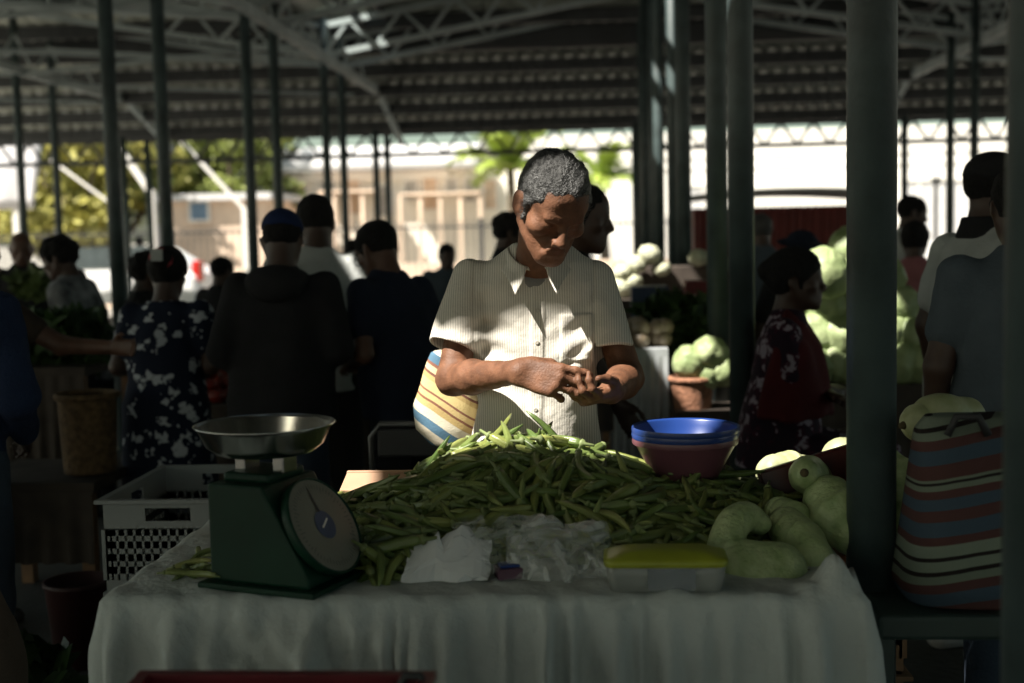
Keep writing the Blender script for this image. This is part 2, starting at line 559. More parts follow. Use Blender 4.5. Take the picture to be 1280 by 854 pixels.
# the far slope that runs down to the eave
HZ = lambda y: 3.16 + (21.4 - y) * 0.205
b = MB()
n = int(24.4 / 0.05)
def hip(u, v):
    x = -11.6 + 24.4 * u; y = 15.9 + 5.6 * v
    return (x, y, HZ(y) + 0.06 + 0.016 * math.cos(2 * math.pi * x / 0.2))
b.grid(hip, n, 6)
b.build('roof_sheet', m_sheet, shelter, smooth=True, solid=0.004)
for y in (16.3, 17.2, 18.1, 19.0, 19.9, 20.8):
    b = MB(); b.bar((-11.5, y, HZ(y) - .05), (12.7, y, HZ(y) - .05), 0.09, .17)
    b.build('purlin', m_purlin, shelter)
b = MB()                                                   # gable ends closing onto the far slope
for a, c, e in MODS:
    b.quad([(a, 16.85, 3.9), (e, 16.85, 3.9), (e, 16.85, 4.17), (c, 16.85, 4.83), (a, 16.85, 4.17)])
b.build('gable_sheet', m_purlin, shelter, solid=0.01)
b = MB(); lattice(b, (-11.5, 21.35, 2.80), (12.7, 21.35, 2.80), 0.36, 46, 0.06, 0.04)
b.build('eave_truss', m_purlin, shelter)
b = MB(); lattice(b, (-11.5, -12.3, 3.6), (12.7, -12.3, 3.6), 0.36, 30, 0.06, 0.04)
b.build('eave_truss', m_steel, shelter)
b = MB(); lattice(b, (-11.35, -12, 3.5), (-11.35, 21, 3.1), 0.36, 50, 0.05, 0.035)
b.build('eave_truss', m_steel, shelter)

# ------------------------------------------------------------------ outdoors beyond the shelter
m_white = mat('white_render', (0.78, 0.75, 0.70), rough=0.9, var=0.06, scale=0.8)
m_cream = mat('cream_render', (0.84, 0.78, 0.68), rough=0.9, var=0.15, scale=0.9)
m_peach = mat('peach_render', (0.74, 0.57, 0.44), rough=0.9, var=0.2, scale=0.9)
m_dgls = mat('window_glass', (0.05, 0.06, 0.06), rough=0.15, var=0.2)
m_wood = mat('brown_wood', (0.20, 0.11, 0.055), rough=0.7, var=0.3)
m_pale = mat('pale_roof', (0.55, 0.54, 0.54), rough=0.7, var=0.08)
m_iron = mat('black_iron', (0.03, 0.03, 0.032), rough=0.6)
m_bark = mat('bark', (0.10, 0.075, 0.05), rough=0.95, var=0.3, scale=12)
m_leafy = mat('yellow_leaf', (0.30, 0.28, 0.06), rough=0.6, var=0.5, scale=1.2)
m_leafg = mat('green_leaf', (0.17, 0.20, 0.04), rough=0.6, var=0.45, scale=1.2)
m_palmleaf = mat('palm_leaf', (0.24, 0.31, 0.045), rough=0.5, var=0.35, scale=2)

m_tan = mat('tan_wood', (0.58, 0.43, 0.31), rough=0.7, var=0.25)
m_dgls2 = mat('washed_out_glass', (0.36, 0.34, 0.31), rough=0.3, var=0.2)  # pane colour lightened to imitate glass washed out by bright daylight
# building with a pale curved roof, cream front, brown doors and windows
bl = empty('shop_building', at(500, 290, 36).xyz * 1, 'cream and brown shop building with a pale low roof behind the iron fence', 'building')
bl.location.z = 0
p0 = at(345, 215, 36); p1 = at(660, 215, 36); zt = at(500, 214, 36).z; zr = at(500, 186, 37.5).z
b = MB(); b.box(((p0.x + p1.x) / 2, 39, zt / 2), (p1.x - p0.x, 6, zt)); b.build('wall', m_cream, bl)
b = MB()
for (x0, x1) in ((345, 470), (490, 560)):
    a = at(x0, 213, 35.9); c = at(x1, 213, 35.9); b.box(((a.x + c.x) / 2, 35.93, zt - .12), (c.x - a.x, .12, .22))
b.build('fascia', m_white, bl)
def barrel(u, v):
    a = math.pi * v
    return (p0.x - .5 + (p1.x - p0.x - .3) * u - (0 if u < .99 else .5), 39 - 3.6 * math.cos(a), zt + (zr - zt) * 1.1 * math.sin(a) ** .7)
b = MB(); b.grid(barrel, 10, 14); b.build('roof', m_pale, bl, smooth=True, solid=.08)
for x0, y0, x1, y1, dark in ((366, 228, 384, 262, 0), (398, 226, 420, 262, 1), (432, 225, 452, 268, 0), (470, 232, 492, 270, 1), (505, 225, 522, 250, 1), (528, 222, 548, 262, 0), (556, 222, 572, 240, 1), (580, 222, 596, 252, 1), (604, 224, 622, 262, 0)):
    a = at(x0, y0, 35.9); c = at(x1, y1, 35.9)
    b = MB(); b.box(((a.x + c.x) / 2, 35.96, (a.z + c.z) / 2), (c.x - a.x, .1, a.z - c.z)); wi = b.build('window', m_dgls2 if dark else m_tan, bl)
    b = MB(); t = .05
    for q in (a.x, c.x): b.box((q, 35.9, (a.z + c.z) / 2), (t, .06, a.z - c.z + t))
    for q in (a.z, c.z): b.box(((a.x + c.x) / 2, 35.9, q), (c.x - a.x - t, .06, t))
    b.build('frame', m_white, wi)
b = MB()
for x0, x1, y in ((400, 470, 240), (500, 600, 243)):
    a = at(x0, y, 35); c = at(x1, y, 35); b.box(((a.x + c.x) / 2, 35.4, a.z), (c.x - a.x, 1.0, .06))
    for k in range(5):
        q = a.x + (c.x - a.x) * k / 4; b.bar((q, 35, a.z), (q, 35, 0), .09)
b.build('porch', m_peach, bl)
# long white building on the right
wb = empty('white_building', (6, 34, 0), 'long sunlit white building with thin ledges across the back right', 'building')
a = at(600, 172, 41); c = at(1420, 158, 41)
b = MB(); b.box(((a.x + c.x) / 2, 44, (a.z) / 2), (c.x - a.x, 6, a.z)); b.build('wall', m_white, wb)
b = MB()
for y in (193, 207):
    z = at(1000, y, 41).z; b.box(((a.x + c.x) / 2, 40.985, z), (c.x - a.x, .05, .07))
b.build('ledge', m_white, wb)
for x0 in (880, 1150, 1190):
    q = at(x0, 236, 40.9); b = MB(); b.box((q.x, 40.97, 1.5), (1.1, .12, 2.6)); wi = b.build('window', m_pale, wb)
    b = MB(); b.box((q.x, 40.9, 2.85), (1.3, .1, .1)); b.box((q.x, 40.9, 1.5), (.06, .08, 2.5)); b.build('frame', m_white, wi)
# terracotta house behind the left fence
th = empty('terracotta_house', at(262, 290, 32), 'low terracotta house with a small blue window beyond the left fence', 'house'); th.location.z = 0
a = at(205, 252, 32); c = at(330, 252, 32)
b = MB(); b.box(((a.x + c.x) / 2, 34, a.z / 2), (c.x - a.x, 4, a.z)); b.build('wall', m_peach, th)
q = at(250, 264, 32); b = MB(); b.box((q.x, 31.98, q.z), (.45, .1, .45)); wi = b.build('window', mat('blue_pane', (0.12, .2, .3), .3), th)
b = MB(); b.box((q.x, 31.92, q.z + .25), (.55, .06, .06)); b.box((q.x, 31.92, q.z - .25), (.55, .06, .06)); b.box((q.x - .25, 31.925, q.z), (.06, .06, .45)); b.box((q.x + .25, 31.925, q.z), (.06, .06, .45)); b.build('frame', m_white, wi)
b = MB(); b.box(((a.x + c.x) / 2, 34, a.z + .08), (c.x - a.x + .5, 4.6, .16)); b.build('roof', m_pale, th)
# iron fence
fn = empty('iron_fence', (0, 27, 0), 'black iron railing fence running behind the market', 'fence')
b = MB()
for z in (0.25, 1.62): b.bar((-14, 27, z), (4.5, 27, z), .04)
b.build('rail', m_iron, fn)
b = MB(); x = -14
while x < 4.5: b.bar((x, 27, .1), (x, 27, 1.75), .022); x += .14
b.build('picket', m_iron, fn)
b = MB(); x = -14
while x < 4.6: b.box((x, 27, .9), (.09, .09, 1.8)); x += 2.3
b.build('fence_post', m_iron, fn)
bw = MB(); bw.box((-4.7, 28.2, .42), (18.6, .25, .84)); tag(bw.build('street_wall', m_peach), 'low terracotta wall behind the black iron fence', 'wall')

# trees
def leaves(name, m, parent, blobs, n, size, seed, flat=.6):
    r = np.random.RandomState(seed); V = []; 
    wts = np.array([q[3] ** 2 for q in blobs]); wts = wts / wts.sum()
    ch = r.choice(len(blobs), n, p=wts)
    d = r.normal(size=(n, 3)); d /= np.linalg.norm(d, axis=1)[:, None]
    rad = r.uniform(.45, 1.05, n) ** .6
    B = np.array([q[:3] for q in blobs])[ch]; Rr = np.array([q[3] for q in blobs])[ch]
    C = B + d * (Rr * rad)[:, None] * np.array([1, 1, flat + .2])
    a = r.normal(size=(n, 3)); a /= np.linalg.norm(a, axis=1)[:, None]
    bq = np.cross(a, r.normal(size=(n, 3))); bq /= np.linalg.norm(bq, axis=1)[:, None]
    sz = size * r.uniform(.6, 1.4, n)
    P = np.stack([C - a * sz[:, None], C + bq * sz[:, None] * .45, C + a * sz[:, None], C - bq * sz[:, None] * .45], 1).reshape(-1, 3)
    off = np.array(abs_loc(parent)); F = np.arange(4 * n).reshape(-1, 4)
    me = np_mesh(name, P - off, F, False); me.materials.append(m)
    o = bpy.data.objects.new(name, me); COL.objects.link(o); o.parent = parent
    return o
def tree(px, py, Y, r, m, label, seed, n=2600):
    c = at(px, py, Y); rnd = random.Random(seed)
    t = empty('leafy_tree', (c.x, Y, 0), label, 'tree', 'trees behind the left fence')
    b = MB(); b.path([(c.x, Y, 0), (c.x + .1, Y, c.z * .45), (c.x - .1, Y, c.z * .8)], [.2, .15, .1], 9)
    for k in range(5):
        an = k * 1.3 + seed; b.path([(c.x, Y, c.z * .5), (c.x + math.cos(an) * r * .4, Y + math.sin(an) * r * .4, c.z * .85), (c.x + math.cos(an) * r * .7, Y + math.sin(an) * r * .7, c.z + .3)], [.09, .06, .02], 7)
    b.build('trunk', m_bark, t, smooth=True)
    bl = [(c.x + rnd.uniform(-1, 1) * r, Y + rnd.uniform(-1, 1) * r * .8, c.z + rnd.uniform(-.75, .75) * r, r * rnd.uniform(.25, .5)) for _ in range(16)]
    leaves('crown', m, t, bl, n, .14, seed)
tree(92, 215, 31, 1.7, m_leafy, 'yellowish leafy tree beside the white awning', 3)
tree(150, 240, 34, 1.6, m_leafg, 'green tree seen behind the white slanting strut', 4)
tree(225, 205, 36, 1.6, m_leafg, 'green tree above the terracotta house', 5)
tree(290, 215, 35, 1.5, m_leafg, 'green tree next to the cream shop building', 6)
tree(60, 262, 30, 1.2, m_leafy, 'low yellowish bushy tree under the white awning edge', 8)
tree(120, 190, 33, 1.9, m_leafy, 'broad golden green tree filling the gap right of the awning', 12, 3600)
tree(262, 200, 36, 2.0, m_leafg, 'broad green tree behind the grey slanting strut', 13, 3600)
tree(255, 180, 40, 1.9, m_leafy, 'tall yellow green tree rising farthest behind the terracotta house', 9)
def palm(px, py, Y, L, label, seed):
    c = at(px, py, Y); rnd = random.Random(seed)
    t = empty('palm_tree', (c.x, Y, 0), label, 'palm tree', 'palms in front of the white building')
    b = MB(); b.path([(c.x + .12, Y, 0), (c.x + .03, Y, c.z * .6), (c.x, Y, c.z)], [.16, .12, .10], 10); b.build('trunk', m_bark, t, smooth=True)
    b = MB()
    for k in range(17):
        an = k * 2.399; el = rnd.uniform(.15, 1.25); Lk = L * rnd.uniform(.75, 1.1)
        h = Vector((math.cos(an), math.sin(an), 0)); pts = []
        for i in range(12):
            s = i / 11; e = el - s * s * 1.3
            pts.append((pts[-1] if pts else Vector((c.x, Y, c.z))) + (h * math.cos(e) + Vector((0, 0, math.sin(e)))) * (Lk / 11 if i else 0))
        side = Vector((-h.y, h.x, 0))
        for i in range(1, 12):
            tt = (pts[i] - pts[i - 1]).normalized(); ll = Lk * .3 * math.sin(math.pi * min(.98, .12 + .86 * i / 12))
            for sg in (-1, 1):
                for j in range(2):
                    o = pts[i - 1].lerp(pts[i], j / 2)
                    tip = o + (side * sg * .8 + tt * .6 + Vector((0, 0, -.35 * rnd.random()))) * ll
                    wv = tt * .05
                    b.quad([o - wv, o + wv, o.lerp(tip, .6) + wv, tip])
        b.path([p for p in pts], .02, 5)
    b.build('frond', m_palmleaf, t)
palm(638, 212, 33, 2.1, 'bright green palm rising behind the grey haired man', 1)
palm(752, 226, 35, 1.6, 'smaller green palm right of the grey haired man', 2)

# white awning with struts, far left
aw = empty('white_awning', at(20, 260, 22.5), 'white canvas awning on pale steel struts outside at far left', 'awning'); aw.location.z = 0
m_canvas = mat('white_canvas', (0.74, 0.72, 0.74), rough=0.9, var=0.05, scale=2)
A, Bq, C, D = at(-60, 150, 22.5), at(56, 150, 22.5), at(40, 262, 22.5), at(-60, 262, 22.5)
b = MB(); b.grid(lambda u, v: (A.lerp(Bq, u)).lerp(D.lerp(C, u), v) + Vector((0, .06 * math.sin(9 * u) * v, 0)), 12, 8)
b.grid(lambda u, v: (A.lerp(Bq, u)) + Vector((.2 * v, 2.5 * v, .5 * v)), 8, 4)
b.build('canopy', m_canvas, aw, smooth=True, solid=.02)
b = MB()
for x0, y0, x1, y1, wd in ((150, 184, 188, 240, .11), (64, 200, 135, 252, .04), (225, 175, 306, 262, .06)):
    b.bar(at(x0, y0, 22.6), at(x1, y1, 22.6), wd)
q = at(189, 238, 22.6); b.bar(q, (q.x, 22.6, 0), .14); q = at(20, 262, 22.6); b.bar(q, (q.x, 22.6, 0), .1)
q = at(306, 262, 22.6); b.bar(q, (q.x, 22.6, 0), .1)
b.build('strut', m_white, aw)

# parked white car behind the floral dress woman
def car(px, Y, label, face=0):
    c = at(px, 330, Y); t = empty('parked_car', (c.x, Y, 0), label, 'car', 'cars parked outside the market')
    mp = mat('white_paint', (0.75, .75, .75), .25, .02); mr = mat('red_lens', (0.5, .02, .015), .2, .05); mk = mat('tyre', (.02, .02, .02), .9)
    prof = [(-2.0, .35), (-2.02, .8), (-1.85, .95), (-1.1, 1.02), (-.55, 1.42), (1.1, 1.45), (1.75, 1.0), (1.95, .92), (1.98, .38)]
    b = MB(); rg = []
    for y, ins in ((-.8, .06), (-.74, 0), (0, 0), (.74, 0), (.8, .06)):
        rg.append([Vector((c.x + x * (1 - ins), Y + y * (1 - .12 * max(0, z - .95)), max(.35, z - ins))) for x, z in prof])
    b.v = []; b.rings([[Vector((p.x, p.y, p.z * .92)) for p in r_] for r_ in rg]); b.build('body', mp, t, bevel=.04)
    for s in (-1, 1):
        b = MB(); b.quad([(c.x - .95, Y + s * .79, .98), (c.x - .5, Y + s * .745, 1.36), (c.x + 1.0, Y + s * .745, 1.38), (c.x + 1.5, Y + s * .79, 1.0)]); b.build('window', m_dgls, t, solid=.02, offset=0)
        b = MB(); b.box((c.x + 1.9, Y + s * .62, .9), (.16, .28, .38)); b.build('tail_light', mr, t, bevel=.03)
        for x in (-1.25, 1.2):
            b = MB(); b.lathe([(.18, -.09), (.3, -.09), (.32, 0), (.3, .09), (.18, .09)], (c.x + x, Y + s * .74, .32), 20, rot=Matrix.Rotation(RAD(90), 3, 'X'))
            wh = b.build('wheel', mk, t); b = MB(); b.lathe([(.02, -.1), (.17, -.095), (.17, .095), (.02, .1)], (c.x + x, Y + s * .74, .32), 14, rot=Matrix.Rotation(RAD(90), 3, 'X')); b.build('rim', m_pale, wh)
    return t
car(136, 23.5, 'white hatchback with red tail lamp parked behind the floral dress woman')
# dark red kiosk with corrugated sides, right
kq0 = at(868, 300, 17.2); kq1 = at(1100, 300, 17.2); zt = at(985, 258, 17.2).z
kk = empty('red_kiosk', ((kq0.x + kq1.x) / 2, 17.2, 0), 'dark red corrugated kiosk with a low grey roof at the back', 'kiosk')
m_red = mat('dark_red_sheet', (0.16, 0.022, 0.018), rough=0.6, var=0.2, scale=4)
b = MB(); b.grid(lambda u, v: (kq0.x + (kq1.x - kq0.x) * u, 17.2 + .02 * math.sin(2 * math.pi * u * 22), zt * v), 220, 1)
b.box(((kq0.x + kq1.x) / 2, 18.3, zt / 2), (kq1.x - kq0.x, 2.0, zt)); b.build('wall', m_red, kk)
b = MB(); zr = at(985, 243, 17.2).z
b.grid(lambda u, v: (kq0.x - .1 + (kq1.x - kq0.x + .2) * u, 17.0 + 2.5 * v, zt + .02 + (zr - zt) * math.sin(math.pi * (.12 + .76 * u)) ** .6), 16, 4)
b.build('roof', m_pale, kk, smooth=True, solid=.06)

# ------------------------------------------------------------------ people
m_skin = mat('brown_skin', (0.10, 0.048, 0.030), rough=0.5, var=0.15, scale=25, bump=0.08, bscale=220)
m_skin2 = mat('dark_skin', (0.055, 0.029, 0.020), rough=0.5, var=0.12, scale=20)
m_hair = mat('black_hair', (0.012, 0.011, 0.011), rough=0.85, spec=.2, var=0.3, scale=90, bump=0.5, bscale=180)
m_greyhair = mat('grey_hair', (0.05, 0.05, 0.05), rough=0.5, var=0.5, scale=60, bump=0.6, bscale=160)
m_shoe = mat('shoe_leather', (0.03, 0.028, 0.025), rough=0.5)
m_wshoe = mat('white_shoe', (0.6, 0.6, 0.58), rough=0.6, var=0.06)
def cloth(name, col, var=.12, **k): return mat(name, col, rough=0.9, var=var, scale=9, bump=0.25, bscale=90, spec=.2, **k)
c_black = cloth('black_cotton', (0.018, 0.018, 0.02)); c_navy = cloth('navy_cotton', (0.014, 0.019, 0.035))
c_white = cloth('white_cotton', (0.40, 0.42, 0.41)); c_grey = cloth('grey_blue_cotton', (0.075, 0.095, 0.115))
c_jean = cloth('dark_denim', (0.035, 0.05, 0.075)); c_brown = cloth('brown_cotton', (0.06, 0.045, 0.035))
c_blue = cloth('blue_jumper', (0.012, 0.022, 0.055)); c_pink = cloth('pink_cotton', (0.3, 0.12, 0.13)); c_shawl = cloth('dark_red_shawl', (0.075, 0.012, 0.014))
c_capblue = cloth('blue_cap', (0.012, 0.022, 0.07)); c_check = cloth('checked_shorts', (0.05, 0.09, 0.15), var=.5)
c_floral = blotch_mat('floral_navy', (0.012, 0.017, 0.035), (0.50, 0.53, 0.57), scale=15, thr=.40)
c_blouse = blotch_mat('floral_blouse', (0.05, 0.012, 0.025), (0.30, 0.26, 0.31), scale=17, thr=.42, col3=(0.022, 0.012, 0.022), thr3=.62)

def rot_xyz(yaw, pitch, roll):
    """yaw turns towards +x (viewer's right of a figure facing -y), pitch nods down, roll tips the crown towards +x"""
    return Matrix.Rotation(RAD(yaw), 3, 'Z') @ Matrix.Rotation(RAD(pitch), 3, 'X') @ Matrix.Rotation(RAD(roll), 3, 'Y')
def head_sdf(D, c, M, s=1.0, fine=False):
    c = Vector(c)
    T = lambda *p: c + M @ (Vector(p) * s)
    e = lambda p, r, k=.02, op='u', m=M: D.ell(T(*p), Vector(r) * s, m, k * s, op)
    q = lambda a, b, ra, rb, k=.012, op='u': D.cone(T(*a), T(*b), ra * s, rb * s, k * s, op)
    e((0, .014, .03), (.075, .097, .087))
    e((0, -.030, -.035), (.060, .060, .080), .03)
    e((0, -.05, .045), (.058, .048, .05), .03)
    for g in (-1, 1):
        q((g * .054, .0, -.045), (g * .02, -.074, -.094), .020, .018, .03)
        e((g * .046, -.058, -.018), (.024, .028, .02), .02)
    e((0, -.082, -.096), (.022, .017, .017), .02)
    q((-.034, -.087, .024), (.034, -.087, .024), .011, .011, .016)
    for g in (-1, 1):
        if fine: e((g * .031, -.107, .000), (.018, .017, .012), .014, 'd')
        e((g * .031, -.079, -.001), (.0155, .014, .0125), .004)
        if fine:
            q((g * .018, -.0925, -.0045), (g * .044, -.087, -.006), .0022, .002, .002, 'd')
            q((g * .016, -.100, .018), (g * .046, -.088, .021), .0045, .003, .006)
            q((g * .024, -.094, -.026), (g * .046, -.074, -.048), .0035, .0025, .01, 'd')
    q((0, -.093 if fine else -.086, .014), (0, -.117, -.028), .0085 if fine else .014, .012, .012)
    for g in (-1, 1): e((g * .0125, -.103, -.033), (.0105, .011, .0085), .008)
    e((0, -.088, -.062), (.03, .016, .022), .02)
    q((-.021, -.098, -.0585), (.021, -.098, -.0585), .0052, .0052, .006)
    q((-.018, -.097, -.071), (.018, -.097, -.071), .0065, .0065, .006)
    if fine:
        q((-.024, -.1045, -.0645), (.024, -.1045, -.0645), .0022, .0022, .003, 'd')
        for g in (-1, 1): q((g * .018, -.103, -.034), (g * .032, -.089, -.066), .0042, .0034, .008, 'd')
        for z in (.040, .050, .060): q((-.036, -.0985 + (z - .045) * .25, z), (.036, -.0985 + (z - .045) * .25, z), .0024, .0024, .005, 'd')
        q((-.008, -.104, .018), (-.006, -.102, .034), .0018, .0018, .004, 'd'); q((.008, -.104, .018), (.006, -.102, .034), .0018, .0018, .004, 'd')
    for g in (-1, 1):
        m2 = M @ Matrix.Rotation(RAD(-22 * g), 3, 'Z') @ Matrix.Rotation(RAD(-12), 3, 'X')
        e((g * .079, .014, -.008), (.009, .021, .034), .006, 'u', m2)
        if fine: e((g * .088, .008, -.006), (.007, .011, .02), .004, 'd', m2)
def hair_sdf(D, c, M, s=1.0, style='short', seed=1):
    c = Vector(c); T = lambda *p: c + M @ (Vector(p) * s)
    th = {'short': .010, 'curly': .022, 'thin': .006, 'grey': .0075, 'bun': .020}.get(style, .01)
    D.ell(T(0, .016, .033), Vector((.075 + th, .097 + th, .087 + th)) * s, M, 0)
    D.ell(T(0, -.035, .055), Vector((.060 + th * .5, .05 + th * .3, .046 + th)) * s, M, .02 * s)
    if style == 'bun':
        D.ell(T(0, .115, .04), Vector((.045, .04, .045)) * s, M, .012)
    # cut away below the hairline: front hairline, temple, round the ear, nape
    n1 = M @ Vector((0, -.62, -.78)).normalized(); p1 = T(0, -.096, .052) if style != 'grey' else T(0, -.086, .062)
    n2 = M @ Vector((0, -.30, -.95)).normalized(); p2 = T(0, .085, -.075)
    R = .16 * s
    lo = np.array(c) - R; hi = np.array(c) + R
    def fn(x, y, z):
        a = (x - p1.x) * n1.x + (y - p1.y) * n1.y + (z - p1.z) * n1.z
        b = (x - p2.x) * n2.x + (y - p2.y) * n2.y + (z - p2.z) * n2.z
        return -np.maximum(np.minimum(a, a + 1), b) if style == 'bun' else -np.maximum(a - .0, b)
    D.put(fn, lo, hi, .006, 'd')
    for g in (-1, 1):   # ears stay free
        D.ell(T(g * .08, .006, -.012), Vector((.03, .022, .036)) * s, M, .006, 'd')
        D.cone(T(g * .074, -.022, .02), T(g * .071, -.022, -.025), .009 * s, .006 * s, .008)
    am = .0022 if style != 'curly' else .006
    D.warp(lambda x, y, z: am * wav(x, y, z, seed, 8, 150 if style != 'curly' else 110))
def hand_sdf(D, wrist, dirv, palm, side, curl=35, s=1.0, spread=.006, thumb=.5, curls=None, thumb_dir=None):
    """five fingers: dirv wrist->knuckles, palm = the way the palm faces, side = +1/-1 the thumb's side along dirv x palm"""
    wv = Vector(wrist); d = Vector(dirv).normalized(); n = Vector(palm); n = (n - d * n.dot(d)).normalized(); x = d.cross(n) * side
    P = lambda a, b, c_: wv + (d * a + x * b + n * c_) * s
    offs = [.030, .010, -.010, -.028]; kn = [.088, .092, .087, .078]; ln = [.068, .077, .071, .055]; rr = [.0092, .0096, .0091, .0080]
    for i in range(4):
        D.cone(P(.0, offs[i] * .55, 0), P(kn[i], offs[i], -.002), .0145 * s, .0115 * s, .012 * s)
    D.cone(P(.035, .0, .004), P(.065, .0, .004), .022 * s, .022 * s, .012 * s, flat=np.array(n), fs=.6)
    for i in range(4):
        cu = (curls[i] if curls else curl); p = P(kn[i], offs[i], -.001); ang = cu * .55
        fx = (offs[i] / .03) * spread / .07
        for j, fr in enumerate((.45, .31, .24)):
            a = RAD(ang); dd = (d * math.cos(a) + n * math.sin(a) + x * fx).normalized()
            q = p + dd * ln[i] * fr * s
            D.cone(p, q, rr[i] * s * (1 - .1 * j), rr[i] * s * (.92 - .12 * j), .004 * s)
            if j < 2: D.ell(q, [rr[i] * s * .98] * 3, None, .003 * s)
            p = q; ang += cu * (.75 if j == 0 else .55)
    td = thumb_dir if thumb_dir else (.62, .62, .48 * thumb * 2)
    t0 = P(.018, .024, .006); t1 = P(.018 + td[0] * .042, .024 + td[1] * .042, .006 + td[2] * .03)
    t2 = t1 + (d * .85 + x * (td[1] - .45) + n * td[2] * .7).normalized() * .034 * s
    t3 = t2 + (d * .95 + x * (td[1] - .75) + n * td[2] * .7).normalized() * .026 * s
    D.cone(t0, t1, .0165 * s, .0125 * s, .012 * s); D.cone(t1, t2, .0115 * s, .0105 * s, .005 * s); D.cone(t2, t3, .0105 * s, .0085 * s, .004 * s)
ARMS = {'down': ((.235, .02, 1.13), (.245, -.05, .89)), 'front': ((.235, .03, 1.13), (.10, -.24, 1.06)), 'fold': ((.22, -.05, 1.12), (-.06, -.19, 1.13)),
        'reach': ((.24, -.20, 1.20), (.16, -.46, 1.14)), 'hip': ((.27, .05, 1.14), (.15, -.16, 1.0))}
def person(label, px, top_y, Y, rz, skin=None, shirt=None, legs=None, hair='short', hairmat=None, head=(0, 12, 0), arms=('down', 'down'), sleeve='short',
           lean=4, girth=1.0, dress=False, res=.011, H=None, shoes=None, seat=0.0, hat=None, hatmat=None, lower=True, seed=0, group='shoppers and stallholders in the market hall', top_px=True, collar=None):
    p = at(px, top_y, Y)
    H = H or max(1.45, min(1.82, p.z + .02)); s = H / 1.70
    root = empty('person', (p.x, Y, p.z - H if abs(p.z - H) > .03 and seat else 0), label, 'person', group, RAD(rz))
    zoff = 0.0
    if seat: zoff = -seat
    root.location.z = 0
    # crown of the standing figure is 1.70 s; lower everything by the missing height
    drop = p.z - 1.70 * s
    skin = skin or m_skin2
    tl = math.tan(RAD(lean))
    cy = lambda z: -(z - .93) * tl if z > .93 else 0
    L = lambda x, y, z: np.array((x * s, (y + cy(z)) * s, z * s + drop))
    hc = L(0, -.025 - .0009 * head[1], 1.585 - .0006 * head[1]); M = rot_xyz(*head)
    lo = (-.5, -.75, -.02); hi = (.5, .4, 1.9)
    # --- body: one continuous surface
    D = Sdf(lo, hi, res)
    head_sdf(D, hc, M, s)
    D.cone(L(0, .01, 1.40), hc + np.array(M @ Vector((0, .02, -.06))) * s, .062 * s, .055 * s, .03)
    D.cone(L(0, 0, .95), L(0, 0, 1.28), .085 * s, .088 * s, .04); D.cone(L(-.14, 0, 1.38), L(.14, 0, 1.38), .05 * s, .05 * s, .05)
    el = []
    for g, a in zip((-1, 1), arms):
        e_, h_ = ARMS[a] if isinstance(a, str) else a
        sh = L(g * .172, 0, 1.385); e = L(g * e_[0], e_[1], e_[2]); h = L(g * h_[0], h_[1], h_[2]); el.append((g, sh, e, h))
        D.cone(sh, e, .050 * s, .041 * s, .03); D.cone(e, h, .040 * s, .028 * s, .02)
        dv = Vector(h - e).normalized()
        pl = Vector((-g * .6, -.1, -.5)) if isinstance(a, str) and a != 'down' else Vector((-g, 0, 0))
        sd = 1 if (dv.cross(pl)).dot(Vector((0, -1, .6))) > 0 else -1
        hand_sdf(D, h, dv, pl, sd, 32, s)
    hipz = .92 * s + drop; foot = []
    if lower:
        for g in (-1, 1):
            hp = np.array((g * .088 * s, cy(.93) * s, max(hipz, .42)))
            if seat: kn = np.array((g * .11 * s, -.40 * s, max(hipz - .06, .40))); an = np.array((g * .11 * s, -.42 * s, .08))
            else: kn = np.array((g * .095 * s, -.015, hipz * .53)); an = np.array((g * .10 * s, .02, .08))
            foot.append((g, hp, kn, an))
            D.cone(hp, kn, .085 * s, .055 * s, .04); D.cone(kn, an, .055 * s, .036 * s, .03)
            D.cone(an + (0, .02, -.04), an + (0, -.14, -.045), .034, .028, .03)
    D.build('body', skin, root, 1)
    # --- hair or hat
    hm = hairmat or m_hair
    if hair != 'bald':
        D = Sdf(hc - .19, hc + .19, min(res, .009)); hair_sdf(D, hc, M, s, hair, seed + 3); D.build('hair', hm, root, 1)
    if hat:
        T = lambda *q: Vector(hc) + M @ (Vector(q) * s)
        D = Sdf(hc - .24, hc + .24, .009)
        D.ell(T(0, .014, .045), Vector((.087, .108, .088)) * s, M, 0)
        n1 = M @ Vector((0, -.12, -1)).normalized(); p1 = T(0, -.05, .048)
        D.put(lambda x, y, z: -((x - p1.x) * n1.x + (y - p1.y) * n1.y + (z - p1.z) * n1.z), hc - .2, hc + .2, .004, 'd')
        if hat == 'cap': D.ell(T(0, -.125, .052), Vector((.068, .075, .008)) * s, M @ Matrix.Rotation(RAD(8), 3, 'X'), .006)
        else: D.ell(T(0, .01, .05), Vector((.15, .165, .010)) * s, M, .02)
        D.build('cap' if hat == 'cap' else 'hat', hatmat or c_black, root, 1)
    # --- upper clothing
    gx = girth
    D = Sdf(lo, hi, res)
    if dress: secs = [(.42, 0, 0, .23, .20), (.7, 0, 0, .215, .175), (.93, 0, 0, .195 * gx, .155 * gx), (1.06, 0, 0, .165 * gx, .125 * gx), (1.2, 0, 0, .175 * gx, .13), (1.32, 0, 0, .178, .112), (1.40, 0, 0, .15, .09), (1.45, 0, 0, .088, .07)]
    else: secs = [(.84, 0, 0, .178 * gx, .130 * gx), (.95, 0, 0, .172 * gx, .13 * gx), (1.06, 0, 0, .163 * gx, .122 * gx), (1.2, 0, 0, .178, .128), (1.32, 0, 0, .186, .115), (1.40, 0, 0, .155, .09), (1.455, 0, 0, .085, .07), (1.475, 0, 0, .07, .064)]
    if seat: secs = [q for q in secs if q[0] > .8]
    D.tower([(z * s + drop, x * s, (y + cy(z)) * s, a * s, b * s) for z, x, y, a, b in secs], 0)
